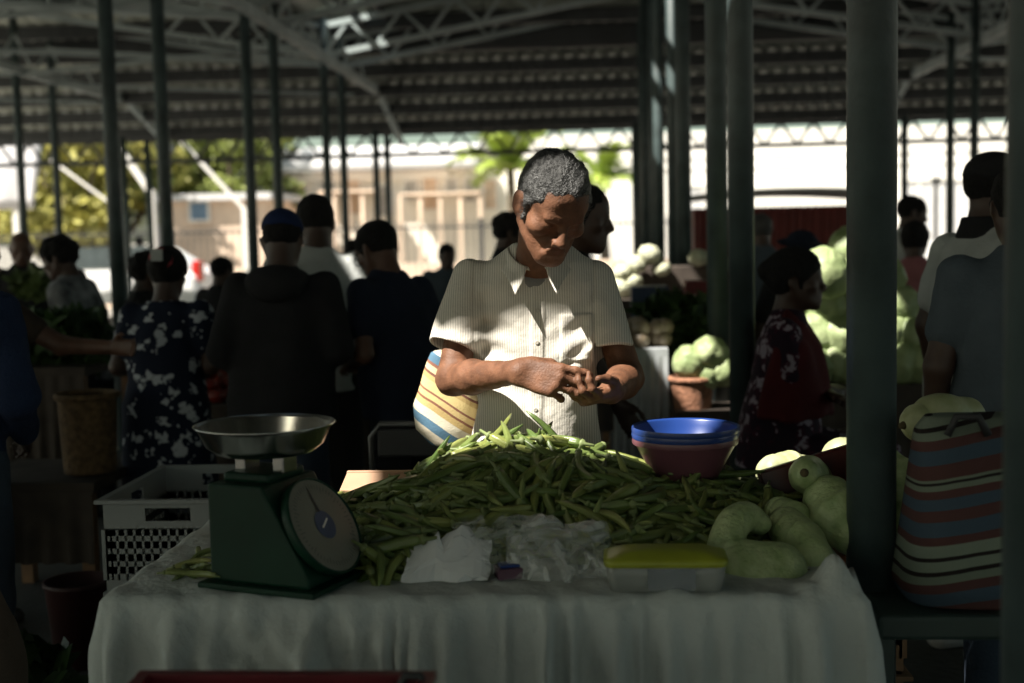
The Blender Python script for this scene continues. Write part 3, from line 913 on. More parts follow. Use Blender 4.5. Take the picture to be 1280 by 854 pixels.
    for g, sh, e, h in el:
        if sleeve == 'none': continue
        D.cone(sh, sh + (e - sh) * (.62 if sleeve == 'short' else 1), .066 * s, .062 * s, .035)
        if sleeve == 'long': D.cone(e, e + (h - e) * .93, .058 * s, .042 * s, .02)
    if sleeve == 'short':
        for g, sh, e, h in el:                      # sleeves end in a clean edge
            n = (e - sh) / np.linalg.norm(e - sh); q = sh + (e - sh) * .72
            D.put(lambda x, y, z: -(((x - q[0]) * n[0] + (y - q[1]) * n[1] + (z - q[2]) * n[2])), q - .05, q + .07, 0, 'd') if False else None
    D.warp(lambda x, y, z: .0042 * wav(x, y, z, seed + 11, 7, 26, (1, 1, .55)) + .002 * wav(x, y, z, seed + 5, 5, 60))
    D.build('dress' if dress else 'shirt', shirt or c_black, root, 1)
    # --- legs
    if lower and foot and legs is not None:
        D = Sdf(lo, hi, res + .002)
        D.ell((0, cy(.93) * s, max(hipz, .42) - .02), (.158 * s, .108 * s, .12 * s), None, .02)
        for g, hp, kn, an in foot:
            D.cone(hp, kn, .103 * s, .076 * s, .04); D.cone(kn, an + (0, 0, .02), .074 * s, .060 * s, .03)
        D.warp(lambda x, y, z: .004 * wav(x, y, z, seed + 21, 6, 28, (1, 1, .7)))
        D.build('trousers', legs, root, 1)
    if lower:
        for g, hp, kn, an in foot:
            D = Sdf(an + (-.09, -.26, -.09), an + (.09, .12, .08), .008)
            D.cone(an + (0, .025, -.035), an + (0, -.10, -.045), .046, .042, .02); D.cone(an + (0, -.09, -.045), an + (0, -.17, -.052), .044, .034, .02)
            D.put(lambda x, y, z: z - .004, an + (-.1, -.3, -.1), an + (.1, .2, -.04), 0, 'd')
            D.build('shoe', shoes or m_shoe, root, 1)
    return root, dict(hc=Vector(hc), M=M, s=s, drop=drop, L=L)

# ------------------------------------------------------------------ the grey haired man behind the okra
mm = empty('person', (at(668, 400, 3.32).x, 3.32, 0), 'grey haired man in striped short sleeved shirt looking down at his cupped hands', 'person')
m_skinm = mat('weathered_skin', (0.105, 0.047, 0.026), rough=0.58, spec=.3, col2=(0.185, 0.084, 0.046), scale=30, detail=8, bump=0.16, bscale=190, sss=0.06)
V3 = lambda px, py, Y: np.array(at(px, py, Y))
hs = 1.03
hcen = V3(690, 257, 3.14)
hM = rot_xyz(20, 36, 7)
# joints
shL, shR = V3(590, 347, 3.34), V3(746, 348, 3.34)
elL, wrL = V3(566, 474, 3.24), V3(650, 465, 2.99)
elR, wrR = V3(784, 472, 3.30), V3(764, 490, 3.06)
D = Sdf((mm.location.x - .42, 2.78, .0), (mm.location.x + .45, 3.62, 1.76), .0042)
head_sdf(D, hcen, hM, hs, True)
D.cone(V3(670, 352, 3.33), hcen + np.array(hM @ Vector((0, .022, -.06))), .060, .056, .03)
D.cone(shL + (.03, .03, -.02), shR + (-.03, .03, -.02), .042, .042, .04)
D.cone(V3(668, 570, 3.36), V3(668, 380, 3.36), .075, .075, .05)
for g in (-1, 1):
    hp = np.array((mm.location.x + g * .085, 3.34, .82)); kn = np.array((mm.location.x + g * .09, 3.33, .45)); an = np.array((mm.location.x + g * .10, 3.36, .08))
    D.cone(hp, kn, .08, .052, .04); D.cone(kn, an, .052, .035, .03); D.cone(an + (0, .02, -.04), an + (0, -.14, -.045), .034, .028, .03)
def arm(sh, e, wr, flatdir):
    D.cone(sh + (e - sh) * .08, e, .042, .041, .02)
    m = e + (wr - e) * .30; D.cone(e, m, .040, .0415, .02); D.cone(m, wr, .0415, .0265, .02); D.cone(wr + (e - wr) * .05, wr, .027, .026, .015)
arm(shL, elL, wrL, None); arm(shR, elR, wrR, None)
# viewer's left hand: back towards us, thumb on top, index and thumb reaching into the other palm
dA = Vector(V3(702, 478, 2.955) - wrL).normalized(); pA = Vector((.10, .93, -.28))
sA = 1 if dA.cross(pA).z > 0 else -1
hand_sdf(D, wrL, dA, pA, sA, s=1.10, curls=(26, 58, 66, 72), thumb_dir=(.80, .30, .75))
# viewer's right hand: palm up, fingers towards us and curled up
wrR = V3(764, 490, 3.06)
dB = Vector((-.52, -.80, -.05)).normalized(); pB = Vector((-.22, .30, .92))
sB = 1 if dB.cross(pB).x > 0 else -1
hand_sdf(D, wrR, dB, pB, sB, s=1.06, curls=(62, 66, 68, 70), spread=.006, thumb_dir=(.75, .62, .35))
D.warp(lambda x, y, z: .0007 * wav(x, y, z, 4, 8, 130))
body = D.build('body', m_skinm, mm, 1, Matrix.Translation(-mm.location))
# hair
D = Sdf(hcen - .2, hcen + .2, .0042)
hair_sdf(D, hcen, hM, hs, 'grey', 7)
def strands(x, y, z):
    q = np.array(hM.transposed()); a = q[0, 0] * (x - hcen[0]) + q[0, 1] * (y - hcen[1]) + q[0, 2] * (z - hcen[2])
    b_ = q[1, 0] * (x - hcen[0]) + q[1, 1] * (y - hcen[1]) + q[1, 2] * (z - hcen[2])
    return .0006 * np.sin(a * 420 + 3 * np.sin(b_ * 60)) + .0008 * np.sin(a * 230 - b_ * 140)
D.warp(strands)
m_salt = mat('salt_and_pepper_hair', (0.012, 0.012, 0.012), rough=0.38, col2=(0.085, 0.085, 0.083), scale=95, bump=0.6, bscale=190, detail=8)
hob = D.build('hair', m_salt, mm, 0, Matrix.Translation(-mm.location))
# combed strands over the cap of hair
hv = np.array([v.co[:] for v in hob.data.vertices]); hn = np.array([v.normal[:] for v in hob.data.vertices])
r_ = np.random.RandomState(12); NS = 9000
ii = r_.randint(0, len(hv), NS)
flow = np.array(hM @ Vector((.35, .75, .1)))
SV = []; SF = []
for k_, i_ in enumerate(ii):
    p_, n_ = hv[i_], hn[i_]
    t_ = flow + r_.normal(size=3) * .22; t_ = t_ - n_ * (t_ @ n_); t_ /= np.linalg.norm(t_) + 1e-6
    sd = np.cross(n_, t_); Ls = r_.uniform(.010, .022); wd_ = r_.uniform(.00035, .0007)
    b0 = len(SV)
    for s_, h_ in ((0, -.001), (.5, .0010), (1, .0008 + r_.uniform(-.001, .0016))):
        c_ = p_ + t_ * Ls * s_ + n_ * h_
        w2 = wd_ * (1 - .7 * s_); SV += [c_ - sd * w2, c_ + sd * w2]
    SF += [(b0, b0 + 1, b0 + 3, b0 + 2), (b0 + 2, b0 + 3, b0 + 5, b0 + 4)]
me_ = np_mesh('hair_strands', np.array(SV), np.array(SF)); 
bm_ = bmesh.new(); bm_.from_mesh(hob.data); bm_.from_mesh(me_); bm_.to_mesh(hob.data); bm_.free()
# shirt
m_shirt = bpy.data.materials.new('striped_shirt'); m_shirt.use_nodes = True
n = m_shirt.node_tree.nodes; l = m_shirt.node_tree.links; bs = n['Principled BSDF']
bs.inputs['Roughness'].default_value = .9; bs.inputs['Specular IOR Level'].default_value = .15
tc = n.new('ShaderNodeTexCoord'); sx = n.new('ShaderNodeSeparateXYZ'); l.new(tc.outputs['Object'], sx.inputs[0])
nz = n.new('ShaderNodeTexNoise'); nz.inputs['Scale'].default_value = 9; l.new(tc.outputs['Object'], nz.inputs['Vector'])
ma = n.new('ShaderNodeMath'); ma.operation = 'MULTIPLY_ADD'; ma.inputs[1].default_value = .006; l.new(nz.outputs['Fac'], ma.inputs[0]); l.new(sx.outputs['X'], ma.inputs[2])
mu = n.new('ShaderNodeMath'); mu.operation = 'MULTIPLY'; mu.inputs[1].default_value = 2 * math.pi / .0062; l.new(ma.outputs[0], mu.inputs[0])
si = n.new('ShaderNodeMath'); si.operation = 'SINE'; l.new(mu.outputs[0], si.inputs[0])
cr = n.new('ShaderNodeValToRGB'); cr.color_ramp.elements[0].position = .25; cr.color_ramp.elements[1].position = .6
cr.color_ramp.elements[0].color = (.44, .415, .37, 1); cr.color_ramp.elements[1].color = (.64, .61, .545, 1)
mr = n.new('ShaderNodeMapRange'); mr.inputs[1].default_value = -1; mr.inputs[2].default_value = 1; l.new(si.outputs[0], mr.inputs[0]); l.new(mr.outputs[0], cr.inputs['Fac'])
l.new(cr.outputs['Color'], bs.inputs['Base Color'])
nb = n.new('ShaderNodeTexNoise'); nb.inputs['Scale'].default_value = 35; nb.inputs['Detail'].default_value = 5; l.new(tc.outputs['Object'], nb.inputs['Vector'])
bp = n.new('ShaderNodeBump'); bp.inputs['Strength'].default_value = .35; bp.inputs['Distance'].default_value = .012; l.new(nb.outputs['Fac'], bp.inputs['Height']); l.new(bp.outputs['Normal'], bs.inputs['Normal'])
X0 = float(mm.location.x)
D = Sdf((X0 - .42, 2.95, .78), (X0 + .42, 3.62, 1.50), .0042)
def sec(y, x0, x1, b_, Y=3.34):
    a = at(x0, y, Y - .04); c = at(x1, y, Y - .04)
    return (a.z, (a.x + c.x) / 2, Y, (c.x - a.x) / 2, b_)
D.tower([sec(610, 583, 752, .128), sec(560, 588, 750, .128, 3.335), sec(500, 594, 746, .124, 3.335), sec(440, 600, 744, .118, 3.34), sec(390, 600, 746, .112), sec(355, 592, 752, .098), sec(330, 604, 742, .085), sec(312, 628, 718, .068), sec(304, 640, 706, .058)], 0)
for sh, hem, r0, r1 in ((shL, V3(569, 424, 3.28), .053, .063), (shR, V3(759, 427, 3.29), .053, .062)):
    n_ = (hem - sh) / np.linalg.norm(hem - sh)
    end = hem + n_ * .10
    DS = Sdf(D.lo, D.lo + (D.n - 1) * D.h, D.h)
    DS.cone(sh, end, r0, r1 + .012, 0)
    hq = hem + n_ * .024
    DS.put(lambda x, y, z: -((x - hq[0]) * n_[0] + (y - hq[1]) * n_[1] + (z - hq[2]) * n_[2]), hq - .2, hq + .2, .004, 'd')
    a = D.f; d_ = DS.f; hh = np.maximum(.03 - np.abs(a - d_), 0) / .03; D.f = np.minimum(a, d_) - hh * hh * .03 * .25
    # open hem round the arm
    D.cone(hem + n_ * .012, hem + n_ * .08, r1 - .010, r1 - .002, .004, 'd')
# arms' sides stand clear of the ribs
pl_x = lambda z: np.interp(z, [.9, 1.42], [at(668, 560, 3.2).x, at(674, 340, 3.2).x])
def folds(x, y, z):
    f = .0038 * wav(x, y, z, 41, 7, 30, (1, 1, .8)) + .0026 * wav(x, y, z, 42, 6, 62, (1, 1, .7))
    u = x - X0; v = z - 1.16
    f = f + .0055 * np.sin((u * .5 + v) * 95 + 3 * np.sin(u * 22)) * np.exp(-((u + .13) / .07) ** 2 - (v / .12) ** 2)       # drag folds from the armpit
    f = f + .005 * np.sin((-u * .6 + v) * 90) * np.exp(-((u - .12) / .06) ** 2 - (v / .12) ** 2)
    f = f + .006 * np.sin(v * 62 + u * 26) * np.exp(-((u + .06) / .11) ** 2 - ((z - 1.06) / .07) ** 2)                    # folds above the forearm
    front = (y < 3.30)
    px = pl_x(z.ravel())[None, None, :]
    pk = 1 / (1 + np.exp(-(.017 - np.abs(x - px)) * 1600))
    f = f + front * .0045 * pk
    # chest pocket
    x0, x1 = at(701, 420, 3.23).x, at(741, 420, 3.23).x; z0, z1 = at(720, 452, 3.23).z, at(720, 393, 3.23).z
    q = np.minimum(np.minimum(x - x0, x1 - x), np.minimum(z - z0, z1 - z))
    f = f + front * .0070 / (1 + np.exp(-q * 1500))
    # seam between shoulder and sleeve
    for sx_ in (.155, -.150):
        f = f - .003 * np.exp(-((u - sx_) / .004) ** 2) * (z > 1.15)
    return f
D.warp(folds)
D.ell(V3(672, 318, 3.28), (.050, .075, .07), None, .01, 'd')
D.cone(V3(672, 334, 3.24), V3(672, 300, 3.20), .020, .045, .01, 'd')
shirt = D.build('shirt', m_shirt, mm, 1, Matrix.Translation(-mm.location))
# undershirt showing in the neck opening
D = Sdf((X0 - .12, 3.1, 1.2), (X0 + .12, 3.5, 1.5), .006)
D.ell(V3(672, 352, 3.33), (.075, .092, .055), None, 0)
D.build('undershirt', cloth('grey_undershirt', (.22, .22, .22)), mm, 1, Matrix.Translation(-mm.location))
# collar: a folded band round the neck with two pointed wings
def collar_pt(u, v):
    ph = -math.pi * .93 + u * 2 * math.pi * .93           # 0 is the nape, +-pi the throat
    cx, cyy = at(672, 322, 3.3).x, 3.315
    fr = max(0, -math.cos(ph)); zt = 1.405 - .050 * fr ** 1.4
    r_in = (.066, .066); wing = max(0, (abs(ph) / (math.pi * .93) - .72) / .28) ** 2
    rx = r_in[0] + .006 + .028 * v; ry = r_in[1] + .008 + .028 * v
    z = zt + .012 * math.sin(math.pi * min(1, v * 2.2)) - (.040 + .022 * wing) * max(0, v - .15)
    p = Vector((cx + rx * math.sin(ph), cyy + ry * math.cos(ph) * (1.05 if math.cos(ph) > 0 else 1.22), z))
    if wing: p += Vector((math.copysign(.030, math.sin(ph)) * wing * v, -.018 * wing * v, -.006 * wing * v))
    return p
b = MB(); b.grid(collar_pt, 56, 8)
b.build('collar', m_shirt, mm, smooth=True, solid=.003, offset=0)
m_btn = mat('shirt_button', (.45, .42, .36), rough=.3)
from mathutils.bvhtree import BVHTree
bvh = BVHTree.FromPolygons([v.co[:] for v in shirt.data.vertices], [p.vertices[:] for p in shirt.data.polygons])
for i, z in enumerate((1.335, 1.255, 1.175, 1.09, 1.005)):
    x = float(np.interp(z, [.9, 1.42], [at(668, 560, 3.2).x, at(674, 340, 3.2).x]))
    hit = bvh.ray_cast(Vector((x, 2.5, z)) - mm.location, Vector((0, 1, 0)))
    if hit[0] is None: continue
    hp_ = hit[0] + mm.location
    b = MB(); b.lathe([(.0045, -.001), (.0055, .0), (.0055, .0014), (.004, .002), (.002, .0014)], (hp_.x, hp_.y - .001, hp_.z), 14, rot=Matrix.Rotation(RAD(90), 3, 'X'))
    b.build('button', m_btn, shirt, smooth=True)
# trousers and shoes behind the table
D = Sdf((X0 - .3, 3.1, .0), (X0 + .3, 3.6, 1.0), .010)
D.ell((X0, 3.35, .86), (.162, .122, .12), None, .02)
for g in (-1, 1):
    hp = np.array((X0 + g * .085, 3.34, .82)); kn = np.array((X0 + g * .09, 3.33, .45)); an = np.array((X0 + g * .10, 3.36, .10))
    D.cone(hp, kn, .098, .074, .04); D.cone(kn, an, .072, .06, .03)
D.build('trousers', c_brown, mm, 1, Matrix.Translation(-mm.location))
for g in (-1, 1):
    an = np.array((X0 + g * .10, 3.36, .08)); D = Sdf(an + (-.09, -.26, -.09), an + (.09, .12, .08), .008)
    D.cone(an + (0, .025, -.035), an + (0, -.10, -.045), .046, .042, .02); D.cone(an + (0, -.09, -.045), an + (0, -.17, -.052), .044, .034, .02)
    D.put(lambda x, y, z: z - .004, an + (-.1, -.3, -.1), an + (.1, .2, -.04), 0, 'd')
    D.build('shoe', m_shoe, mm, 1, Matrix.Translation(-mm.location))

# ------------------------------------------------------------------ the crowd
person('dark skinned person in black tee in profile right behind the grey haired man', 695, 229, 4.25, 88, shirt=c_black, legs=c_check, head=(0, 8, 0), hair='thin', arms=('down', ((.25, -.06, 1.12), (.22, -.2, .9))), seed=1)
r, q = person('person in black hooded jacket and blue cap seen from behind', 345, 262, 4.75, 183, shirt=c_black, legs=c_jean, head=(0, 22, 0), hair='thin', hat='cap', hatmat=c_capblue, sleeve='long', arms=('front', 'front'), girth=1.25, lean=6, seed=2)
D = Sdf((-.25, -.2, 1.2), (.25, .35, 1.7), .011)
zz = 1.40 * q['s'] + q['drop']; D.ell((0, .075, zz), (.11, .06, .07), None, .02); D.ell((0, .02, zz + .02), (.12, .10, .05), None, .03)
D.build('hood', c_black, r, 1)
person('person in pale grey shirt with short dark hair behind the hooded jacket', 394, 243, 5.4, 195, shirt=c_white, legs=c_black, head=(10, 20, 0), sleeve='long', arms=('front', 'front'), lean=8, seed=3)
r, q = person('person in navy tee and glasses bending over purchases with hands in front', 502, 274, 5.0, 232, shirt=c_navy, legs=c_black, head=(0, 30, 0), skin=m_skin, arms=('front', 'front'), girth=1.2, lean=10, seed=4)
T = lambda *p_: q['hc'] + q['M'] @ (Vector(p_) * q['s'])
b = MB()
for g in (-1, 1):
    b.path([T(g * .03 + .02 * math.cos(a), -.112, .0 + .016 * math.sin(a)) for a in np.linspace(0, 6.28, 13)], .002, 6)
    b.path([T(g * .05, -.11, .006), T(g * .081, -.06, .008), T(g * .083, .02, .004)], .0022, 6)
b.build('glasses', m_iron, r, local=True)
r, q = person('person in navy dress with white flowers seen from behind', 200, 312, 5.2, 178, shirt=c_floral, legs=None, head=(0, 14, 0), hair='bun', dress=True, girth=1.12, arms=('front', 'front'), lean=5, seed=5)
T = lambda *p_: q['hc'] + q['M'] @ (Vector(p_) * q['s'])
b = MB()
b.path([T(.052 * math.cos(a), .098 + .012 * math.sin(2 * a), .05 + .05 * math.sin(a)) for a in np.linspace(0, 6.28, 17)], .010, 8)
b.build('hair_tie', mat('red_hair_tie', (.3, .03, .04)), r, local=True, smooth=True)
b = MB(); b.box(T(.0, .16, .06), (.05, .014, .05)); b.build('hair_clip', c_white, r, local=True, bevel=.004)
c_jersey = cloth('black_white_jersey', (.03, .03, .035), col2=(.3, .31, .32))
person('person with thick black hair in dark and white jersey bending over greens at left', 104, 296, 6.6, 265, shirt=c_jersey, legs=c_black, hair='curly', head=(0, 22, 0), arms=('front', 'front'), lean=10, seed=6)
person('bald person in black tee holding up green herbs at far left', 28, 290, 8.2, 15, shirt=c_black, legs=c_jean, hair='bald', skin=m_skin, head=(10, 10, 0), arms=('front', 'front'), seed=7)
person('person with cropped grey hair facing the greens stall beside the bald person', 68, 296, 8.8, 210, shirt=c_brown, legs=c_black, hair='short', hairmat=m_greyhair, skin=m_skin, head=(0, 10, 0), seed=8)
person('person in blue jumper cut off by the left frame edge with elbow bent', -82, 262, 3.45, 172, shirt=c_blue, legs=c_jean, sleeve='long', arms=('hip', 'hip'), seed=9)
person('person just past the left frame edge stretching a bare dark arm over the greens', -72, 286, 4.6, 82, shirt=c_brown, legs=c_black, arms=('down', ((.20, -.33, 1.22), (.10, -.62, 1.22))), skin=m_skin, lean=8, seed=10, H=1.6)
person('dark haired person between the floral dress and the hooded jacket far behind', 268, 322, 9.0, 150, shirt=c_black, legs=c_black, seed=11, H=1.5)
person('dark figure whose black hair shows just left of the red hair tie', 168, 318, 6.9, 120, shirt=c_black, legs=c_black, hair='curly', seed=12, H=1.5)
person('curly haired person whose head shows just left of the grey haired man', 622, 268, 8.0, 100, shirt=c_black, legs=c_black, hair='curly', seed=13)
person('person with small dark head low between navy tee and striped shirt', 556, 305, 11.0, 20, shirt=c_grey, legs=c_black, seed=14, H=1.5)
person('person in dark blue jacket facing the navy tee person across the stall', 468, 292, 8.0, 60, shirt=c_navy, legs=c_black, sleeve='long', arms=('front', 'front'), skin=m_skin, seed=15, H=1.58)
person('dark haired person just right of the pale grey shirt far behind', 442, 300, 9.5, 190, shirt=c_brown, legs=c_black, seed=16, H=1.5)
# seated woman with shawl
r, q = person('seated person in dark red shawl and floral blouse with folded arms beside cabbages', 972, 316, 4.95, 78, shirt=c_blouse, legs=c_blouse, hair='bun', head=(4, 2, 0), arms=('fold', 'fold'), girth=1.3, seat=.45, H=1.60, seed=17)
D = Sdf((-.4, -.45, .5), (.4, .4, 1.4), .011); s_ = q['s']; dr = q['drop']
D.tower([(1.05 * s_ + dr, 0, -.02, .27 * s_, .20 * s_), (1.2 * s_ + dr, 0, -.01, .262 * s_, .19 * s_), (1.33 * s_ + dr, 0, 0, .25 * s_, .165 * s_), (1.42 * s_ + dr, 0, 0, .17 * s_, .12 * s_), (1.48 * s_ + dr, 0, .02, .08 * s_, .08 * s_)], 0)
D.put(lambda x, y, z: .045 - y + 0 * x + (1.15 * s_ + dr - z) * .25, (-.4, -.1, .5), (.4, .4, 1.5), .02, 'd')
D.warp(lambda x, y, z: .006 * wav(x, y, z, 3, 6, 40, (1, 1, .5)))
D.build('shawl', c_shawl, r, 1)
person('person in wide brimmed dark hat just behind the seated person', 992, 290, 6.6, 30, shirt=c_black, legs=c_black, hair='thin', hat='sun', hatmat=c_navy, seed=18, H=1.5)
person('person in faded grey top standing before the red kiosk', 956, 268, 8.5, 200, shirt=c_grey, legs=c_black, seed=19, hairmat=m_greyhair)
# right side
r, q = person('person in white polo with black collar and black cap at right', 1217, 194, 4.3, 112, shirt=c_white, legs=c_jean, hat='cap', hatmat=c_black, hair='thin', head=(-18, 12, 0), arms=('front', 'down'), shoes=m_wshoe, lean=5, seed=20)
D = Sdf((-.2, -.2, 1.2), (.2, .2, 1.7), .009)
D.tower([(1.425 * q['s'] + q['drop'], 0, -.04, .095, .085), (1.475 * q['s'] + q['drop'], 0, -.045, .077, .074), (1.50 * q['s'] + q['drop'], 0, -.048, .074, .071)], 0)
D.build('collar', c_black, r, 1)
r, q = person('person in grey blue tee and belted jeans with back turned at right edge', 1284, 205, 3.55, 172, shirt=c_grey, legs=c_jean, head=(0, 10, 0), arms=('down', 'down'), sleeve='short', shoes=m_shoe, seed=21, girth=1.25)
b = MB(); b.lathe([(.175, 0), (.18, .004), (.18, .034), (.175, .038)], (0, 0, .90 * q['s'] + q['drop']), 30, False, False)
bo = b.build('belt', m_iron, r, local=True, smooth=True); bo.scale = (1, .76, 1)
person('person in white shirt in profile far back at right', 1126, 246, 9.2, 95, shirt=c_white, legs=c_black, seed=22)
person('dark haired person in pink top behind the cabbage pile', 1142, 279, 7.6, 160, shirt=c_pink, legs=c_black, hair='bun', seed=23, H=1.5)
person('tiny figure in white outside by the fence in full sunlight', 172, 296, 24.5, 180, shirt=c_white, legs=c_white, seed=24, H=1.6, res=.02)

# ------------------------------------------------------------------ the okra stall in front
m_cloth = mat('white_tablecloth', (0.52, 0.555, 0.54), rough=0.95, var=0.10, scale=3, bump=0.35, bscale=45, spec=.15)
TZ = 0.765
fl = on_z(135, 746, TZ); fr = on_z(1076, 746, TZ)
ux = (fr - fl).normalized(); uy = Vector((-ux.y, ux.x, 0)); TW = (fr - fl).length; TD = 0.74
tb = empty('market_table', tuple((fl + ux * TW / 2 + uy * TD / 2).xy) + (0,), 'wooden trestle table under the white cloth heaped with okra', 'table')
Rz = Matrix((ux, uy, Vector((0, 0, 1)))).transposed()
TP = lambda x, y, z: fl * 1 + ux * x + uy * y + Vector((0, 0, z - TZ))     # table coordinates
b = MB(); b.box(TP(TW / 2, TD / 2, TZ - .025), (TW - .02, TD - .02, .035), Rz); b.build('tabletop', m_wood, tb, bevel=.004)
for x in (.08, TW - .08):
    for y in (.07, TD - .07):
        b = MB(); b.box(TP(x, y, .36), (.05, .05, .72), Rz); b.build('leg', m_wood, tb)
DROP = .56
rng = np.random.RandomState(5)
pleats = [(485, .010, .016), (503, .010, .010), (560, .007, .018), (634, .012, .010), (652, -.012, .02), (684, .020, .010), (700, -.015, .014), (716, .016, .009), (770, .012, .016), (800, .010, .010), (905, .006, .02), (975, .010, .014), (1020, .012, .018), (300, .006, .04), (220, .008, .03), (390, .007, .03)]
pl = [((on_z(px, 746, TZ) - fl).dot(ux), a, w_) for px, a, w_ in pleats]
def cloth_pt(u, v):
    s = -DROP + (TW + 2 * DROP) * u; t = -DROP + (TD + DROP + .2) * v
    x = min(max(s, 0), TW); y = min(max(t, 0), TD); ox = s - x; oy = t - y
    d = math.hypot(ox, oy)
    if abs(ox) > 1e-9 and abs(oy) > 1e-9: d = max(abs(ox), abs(oy)) + .25 * min(abs(ox), abs(oy))
    z = TZ
    e = min(x if ox <= 0 else 9, TW - x if ox >= 0 else 9, y if oy <= 0 else 9)
    # gentle creases on the top
    z += .0022 * math.sin(x * 31 + 5 * math.sin(y * 9)) * math.sin(y * 17 + x * 6) + .0015 * math.sin(x * 70 + y * 40)
    rc = max(0, 1 - ((x - TW + .03) ** 2 + (y - .04) ** 2) / .009) ** 2          # bunched cloth at the right front corner
    z += rc * (.050 + .024 * math.sin(x * 95 + y * 30)) if d == 0 else 0
    lump = math.exp(-((x - pl[11][0] + .19) / .03) ** 2 - (y / .03) ** 2) * .012
    z += lump if d == 0 else 0
    nx = ny = 0
    if d > 0:
        ang = math.atan2(oy, ox); r = .012
        out = r * min(1, d / r) + .06 * d; z -= max(0, d - .004)
        if oy < 0:
            f = sum(a * math.exp(-((x - c) / w_) ** 2) for c, a, w_ in pl) + .006 * math.sin(x * 40 + 2 * math.sin(x * 13)) + .003 * math.sin(x * 95)
            f += .008 * math.sin((x * 1.0 - d * 1.3) * 32) * math.exp(-((x - .35) / .22) ** 2)
            out += max(-.008, 3.0 * f * min(1, (d / .10)) * (1 + d * 1.6)) + .014 * min(1, d / .1)
        elif ox != 0:
            out += .006 * (1 + math.sin(y * 28 + 1.5)) * min(1, d / .2)
        if ox != 0 and oy != 0: out += .012 * min(1, d / .3)
        nx = math.cos(ang) * out; ny = math.sin(ang) * out
        z += .0012 * math.sin(x * 120) if d < .02 else 0
    return TP(x + nx, y + ny, z)
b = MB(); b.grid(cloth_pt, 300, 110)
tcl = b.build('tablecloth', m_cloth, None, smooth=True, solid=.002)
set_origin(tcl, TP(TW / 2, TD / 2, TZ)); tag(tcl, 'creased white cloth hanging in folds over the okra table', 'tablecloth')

# ---------------- weighing scale
m_green = mat('green_enamel', (0.004, 0.030, 0.017), rough=0.5, var=0.2, scale=6, bump=.03, spec=.25)
m_steelp = mat('stainless_steel', (0.55, 0.55, 0.53), rough=0.2, var=0.08, scale=20, metal=1.0)
m_dial = mat('dial_face', (0.20, 0.20, 0.165), rough=0.2, var=0.05)
m_blue = mat('blue_badge', (0.03, 0.06, 0.13), rough=0.4)
sc_p = on_z(349, 731, TZ); ya = RAD(-20)
sc = empty('weighing_scale', (sc_p.x, sc_p.y + .03, TZ + .004), 'green enamel weighing scale with round dial and steel pan', 'scale', None, ya)
prof = [(-.105, .012), (-.105, .206), (.022, .206), (.125, .03), (.125, .012)]
b = MB(); b.rings([[Vector((x, y, z)) for x, z in prof] for y in (-.095, .095)]); b.build('body', m_green, sc, local=True, bevel=.006)
b = MB(); b.box((.012, 0, .006), (.27, .23, .012)); b.build('base', m_green, sc, local=True, bevel=.003)
nd = Vector((.176, 0, .103)).normalized(); Rd = nd.to_track_quat('Z', 'Y').to_matrix(); dc = Vector((.080, 0, .104))
b = MB(); b.lathe([(.097, .008), (.104, .012), (.104, .027), (.101, .031), (.098, .028)], dc, 56, True, False, Rd); b.build('dial_rim', m_green, sc, local=True, smooth=True)
b = MB(); b.lathe([(.0005, .0275), (.0995, .0275)], dc, 56, False, False, Rd); di = b.build('dial', m_dial, sc, local=True)
b = MB(); b.lathe([(.0005, .029), (.03, .029)], dc, 36, False, False, Rd)
b.build('badge', m_blue, di, local=True)
b = MB()
for k in range(60):
    a = 2 * math.pi * k / 60; r0 = .078 if k % 5 else .071
    p = [dc + Rd @ Vector((r * math.cos(a + e), r * math.sin(a + e), .0285)) for r, e in ((r0, -.008), (.087, -.007), (.087, .007), (r0, .008))]
    b.quad(p)
b.build('graduation', m_iron, di, local=True)
b = MB(); b.quad([dc + Rd @ Vector(q) for q in ((-.004, .028, .0295), (.004, .028, .0295), (.0012, .082, .0295), (-.0012, .082, .0295))]); b.build('pointer', m_iron, di, local=True)
b = MB(); b.box(dc + Rd @ Vector((0.0, .003, .0300)), (.03, .004, .0006), Rd @ Matrix.Rotation(.5, 3, 'Z')); b.build('badge_mark', m_white, di, local=True)
b = MB(); b.box((-.035, 0, .214), (.11, .13, .02)); b.build('neck_block', m_green, sc, local=True, bevel=.008)
for x in (-.075, .015):
    b = MB(); b.box((x, 0, .236), (.026, .05, .034)); b.build('pan_support', m_steelp, sc, local=True, bevel=.003)
pr = [(.0005, .297), (.082, .297), (.094, .300), (.114, .316), (.129, .348), (.136, .3545), (.1365, .357), (.1345, .3575), (.126, .350), (.112, .320), (.093, .304), (.081, .301), (.0005, .301)]
b = MB(); b.lathe([(r * 1.03, z - .042) for r, z in pr], (-.03, 0, 0), 72, False, False); b.build('pan', m_steelp, sc, local=True, smooth=True)

